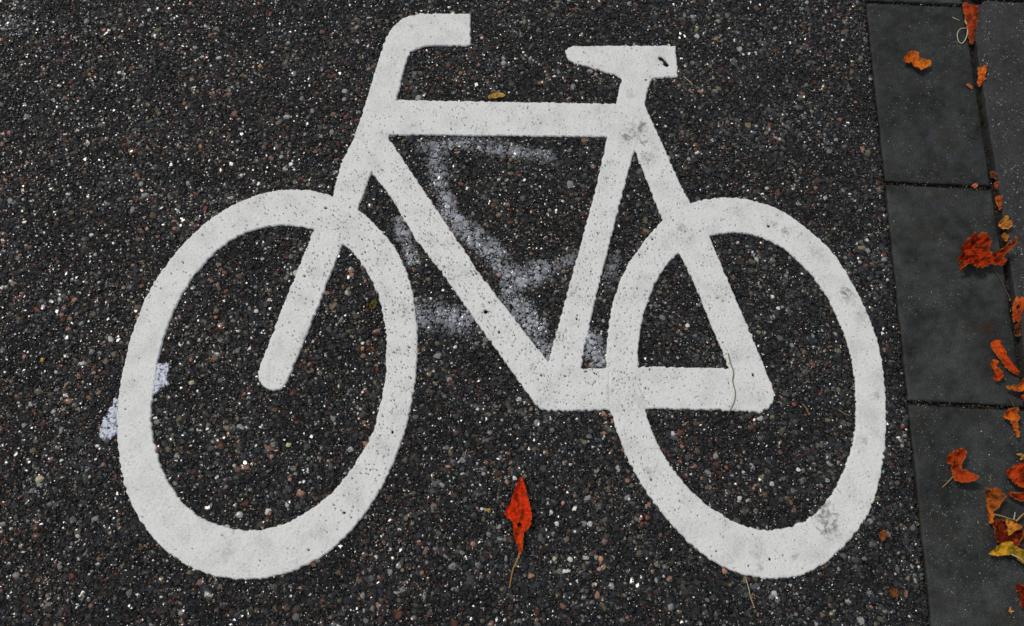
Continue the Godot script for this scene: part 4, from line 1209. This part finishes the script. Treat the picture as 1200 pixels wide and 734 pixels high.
	leaf("leaf_scrap", "small green leaf bit inside the front wheel", "leaf scrap", [-0.2399, -0.0108, -0.2360, -0.0185, -0.2318, -0.0217, -0.2285, -0.0139, -0.2324, -0.0062, -0.2381, -0.0046], {"c0": Color(0.05, 0.12, 0.015), "c1": Color(0.03, 0.07, 0.012), "curl": 0.002, "wave": 0.001, "rag": 0.0005}, 0.0015)
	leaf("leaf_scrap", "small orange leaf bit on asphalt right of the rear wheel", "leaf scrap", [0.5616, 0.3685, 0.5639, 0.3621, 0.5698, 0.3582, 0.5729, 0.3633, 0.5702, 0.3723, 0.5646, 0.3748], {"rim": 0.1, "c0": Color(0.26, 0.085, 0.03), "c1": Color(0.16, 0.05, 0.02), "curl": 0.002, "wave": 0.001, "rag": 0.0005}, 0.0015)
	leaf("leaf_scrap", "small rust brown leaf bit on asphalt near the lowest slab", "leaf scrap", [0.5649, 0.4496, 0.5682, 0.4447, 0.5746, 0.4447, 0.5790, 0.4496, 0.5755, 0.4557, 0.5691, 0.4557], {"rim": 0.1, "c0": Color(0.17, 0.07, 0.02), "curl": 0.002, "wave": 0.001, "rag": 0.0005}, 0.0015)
	leaf("leaf_scrap", "reddish brown crumb in the upper slab joint", "leaf scrap", [0.8193, -0.2411, 0.8261, -0.2445, 0.8298, -0.2402, 0.8241, -0.2342, 0.8197, -0.2350], {"c0": Color(0.40, 0.16, 0.08), "curl": 0.002, "wave": 0.002, "rag": 0.0005}, -0.003)
	leaf("leaf_scrap", "tiny orange crumb beside the bright orange scrap", "leaf scrap", [0.8489, -0.4536, 0.8530, -0.4545, 0.8590, -0.4479, 0.8575, -0.4441, 0.8532, -0.4469], {"c0": Color(0.45, 0.16, 0.06), "curl": 0.001, "wave": 0.001, "rag": 0.0003, "rest": 0.001}, S)
	leaf("leaf_scrap", "dark red crumb in the joint below the upper slab corner", "leaf scrap", [0.8596, -0.2445, 0.8664, -0.2480, 0.8681, -0.2411, 0.8634, -0.2325, 0.8595, -0.2359], {"c0": Color(0.30, 0.05, 0.03), "curl": 0.002, "wave": 0.002, "rag": 0.0005}, -0.002)
	leaf("leaf_scrap", "brown crumb in the joint left of the upper slab corner", "leaf scrap", [0.8580, -0.2671, 0.8644, -0.2688, 0.8692, -0.2619, 0.8659, -0.2532, 0.8586, -0.2549], {"c0": Color(0.13, 0.06, 0.03), "curl": 0.002, "wave": 0.002, "rag": 0.0005}, -0.002)
	leaf("leaf_scrap", "dark brown crumpled scrap under the holed leaf", "leaf scrap", [0.8378, 0.0260, 0.8453, 0.0245, 0.8480, 0.0321, 0.8441, 0.0441, 0.8366, 0.0456, 0.8342, 0.0366], {"c0": Color(0.05, 0.022, 0.012), "c1": Color(0.09, 0.04, 0.02), "curl": 0.003, "wave": 0.005, "rag": 0.001}, 0.0)

func drop_litter() -> void:
	stalk("dry_tendril", "pale curled tendril looping beside the red wedge leaf", "tendril", [0.8735, -0.5994, 0.8754, -0.5893, 0.8736, -0.5772, 0.8701, -0.5633, 0.8649, -0.5534, 0.8583, -0.5474, 0.8530, -0.5504, 0.8514, -0.5573, 0.8519, -0.5661, 0.8557, -0.5742, 0.8613, -0.5780, 0.8702, -0.5780], [0.004, 0.005, 0.006, 0.005, 0.003, 0.003, 0.004, 0.005, 0.006, 0.007, 0.0085, 0.009], 0.0011, "stalk_pale", S)
	stalk("dry_stalk", "short pale straw piece above the curled tendril", "stalk", [0.8530, -0.6095, 0.8581, -0.6054, 0.8649, -0.6022], [0.0015, 0.002, 0.0015], 0.0008, "stalk_pale", S)
	stalk("dry_stalk", "thin stalk crossing the gap inside the leaf pile", "stalk", [0.7415, 0.3343, 0.7528, 0.3376, 0.7658, 0.3421, 0.7773, 0.3441], [0.007, 0.009, 0.010, 0.006], 0.0011, "stalk_tan", S)
	stalk("dry_stalk", "stalk rising to the right from the leaf pile", "stalk", [0.7750, 0.3454, 0.7817, 0.3389, 0.7896, 0.3324, 0.7973, 0.3272], [0.007, 0.010, 0.012, 0.010], 0.0014, "stalk_tan", S)
	stalk("dry_stalk", "short pale stub standing in the leaf pile", "stalk", [0.7720, 0.3441, 0.7727, 0.3376, 0.7731, 0.3324], [0.006, 0.010, 0.013], 0.0013, "stalk_pale", S)
	stalk("grass_blade", "thin green grass thread lying across the chain stay end", "grass blade", [0.3582, 0.0726, 0.3607, 0.0918, 0.3638, 0.1050, 0.3609, 0.1210, 0.3635, 0.1383, 0.3607, 0.1540, 0.3540, 0.1668, 0.3475, 0.1781], [0.003, 0.0042, 0.0045, 0.0045, 0.0045, 0.0045, 0.004, 0.003], 0.0009, "stalk_green")
	stalk("grass_blade", "fine pale grass thread below the rear wheel", "grass blade", [0.3535, 0.4312, 0.3562, 0.4435, 0.3576, 0.4557, 0.3624, 0.4714], [0.003, 0.003, 0.003, 0.003], 0.0007, "stalk_pale")
	stalk("grass_blade", "fine pale straw near the right inner rim of the rear wheel", "grass blade", [0.5281, 0.1682, 0.5356, 0.1739, 0.5447, 0.1781], [0.003, 0.0035, 0.003], 0.0007, "stalk_tan")
	stalk("grass_blade", "short pale straw under the saddle's rear corner", "grass blade", [0.3230, -0.4736, 0.3305, -0.4659, 0.3393, -0.4545], [0.003, 0.003, 0.003], 0.0008, "stalk_pale")
	stalk("grass_blade", "curved straw on asphalt beside the chain stay end", "grass blade", [0.4712, 0.1583, 0.4759, 0.1654, 0.4800, 0.1767], [0.003, 0.003, 0.003], 0.0007, "stalk_tan")
	stalk("grass_blade", "thin grey straw on the slab above the brown rolled leaf", "grass blade", [0.7536, 0.2730, 0.7513, 0.2810, 0.7491, 0.2890], [0.0015, 0.002, 0.0015], 0.0007, "stalk_green", S)
	# moss in the joint
	for s in [[Vector2(0.8689, -0.4206), 0.009, "green moss tuft in the joint near the top right"], [Vector2(0.8689, -0.3872), 0.006, "small moss tuft lower in the same joint"]]:
		var mm := SurfaceTool.new()
		mm.begin(Mesh.PRIMITIVE_TRIANGLES)
		for k in 260:
			var q := Vector2(rng.randfn() * s[1] * 0.35, rng.randfn() * s[1] * 0.7)
			var at := Vector3(q.x, -0.005, q.y)
			var tip := at + Vector3(rng.randfn() * 0.0016, rng.randf_range(0.003, 0.009), rng.randfn() * 0.0016)
			var w := Vector3(rng.randfn(), 0, rng.randfn()).normalized() * 0.0005
			var v := rng.randf_range(0.6, 1.4)
			mm.set_color(Color(0.055 * v, 0.085 * v, 0.02 * v))
			mm.add_vertex(at - w)
			mm.add_vertex(tip)
			mm.add_vertex(at + w)
		mm.generate_normals()
		var o := part(numbered("moss_tuft"), mm.commit(), mats.stone, self)
		o.position = Vector3(s[0].x, 0.0, s[0].y)
		tag(o, s[2], "moss")
		o.set_meta("kind", "stuff")
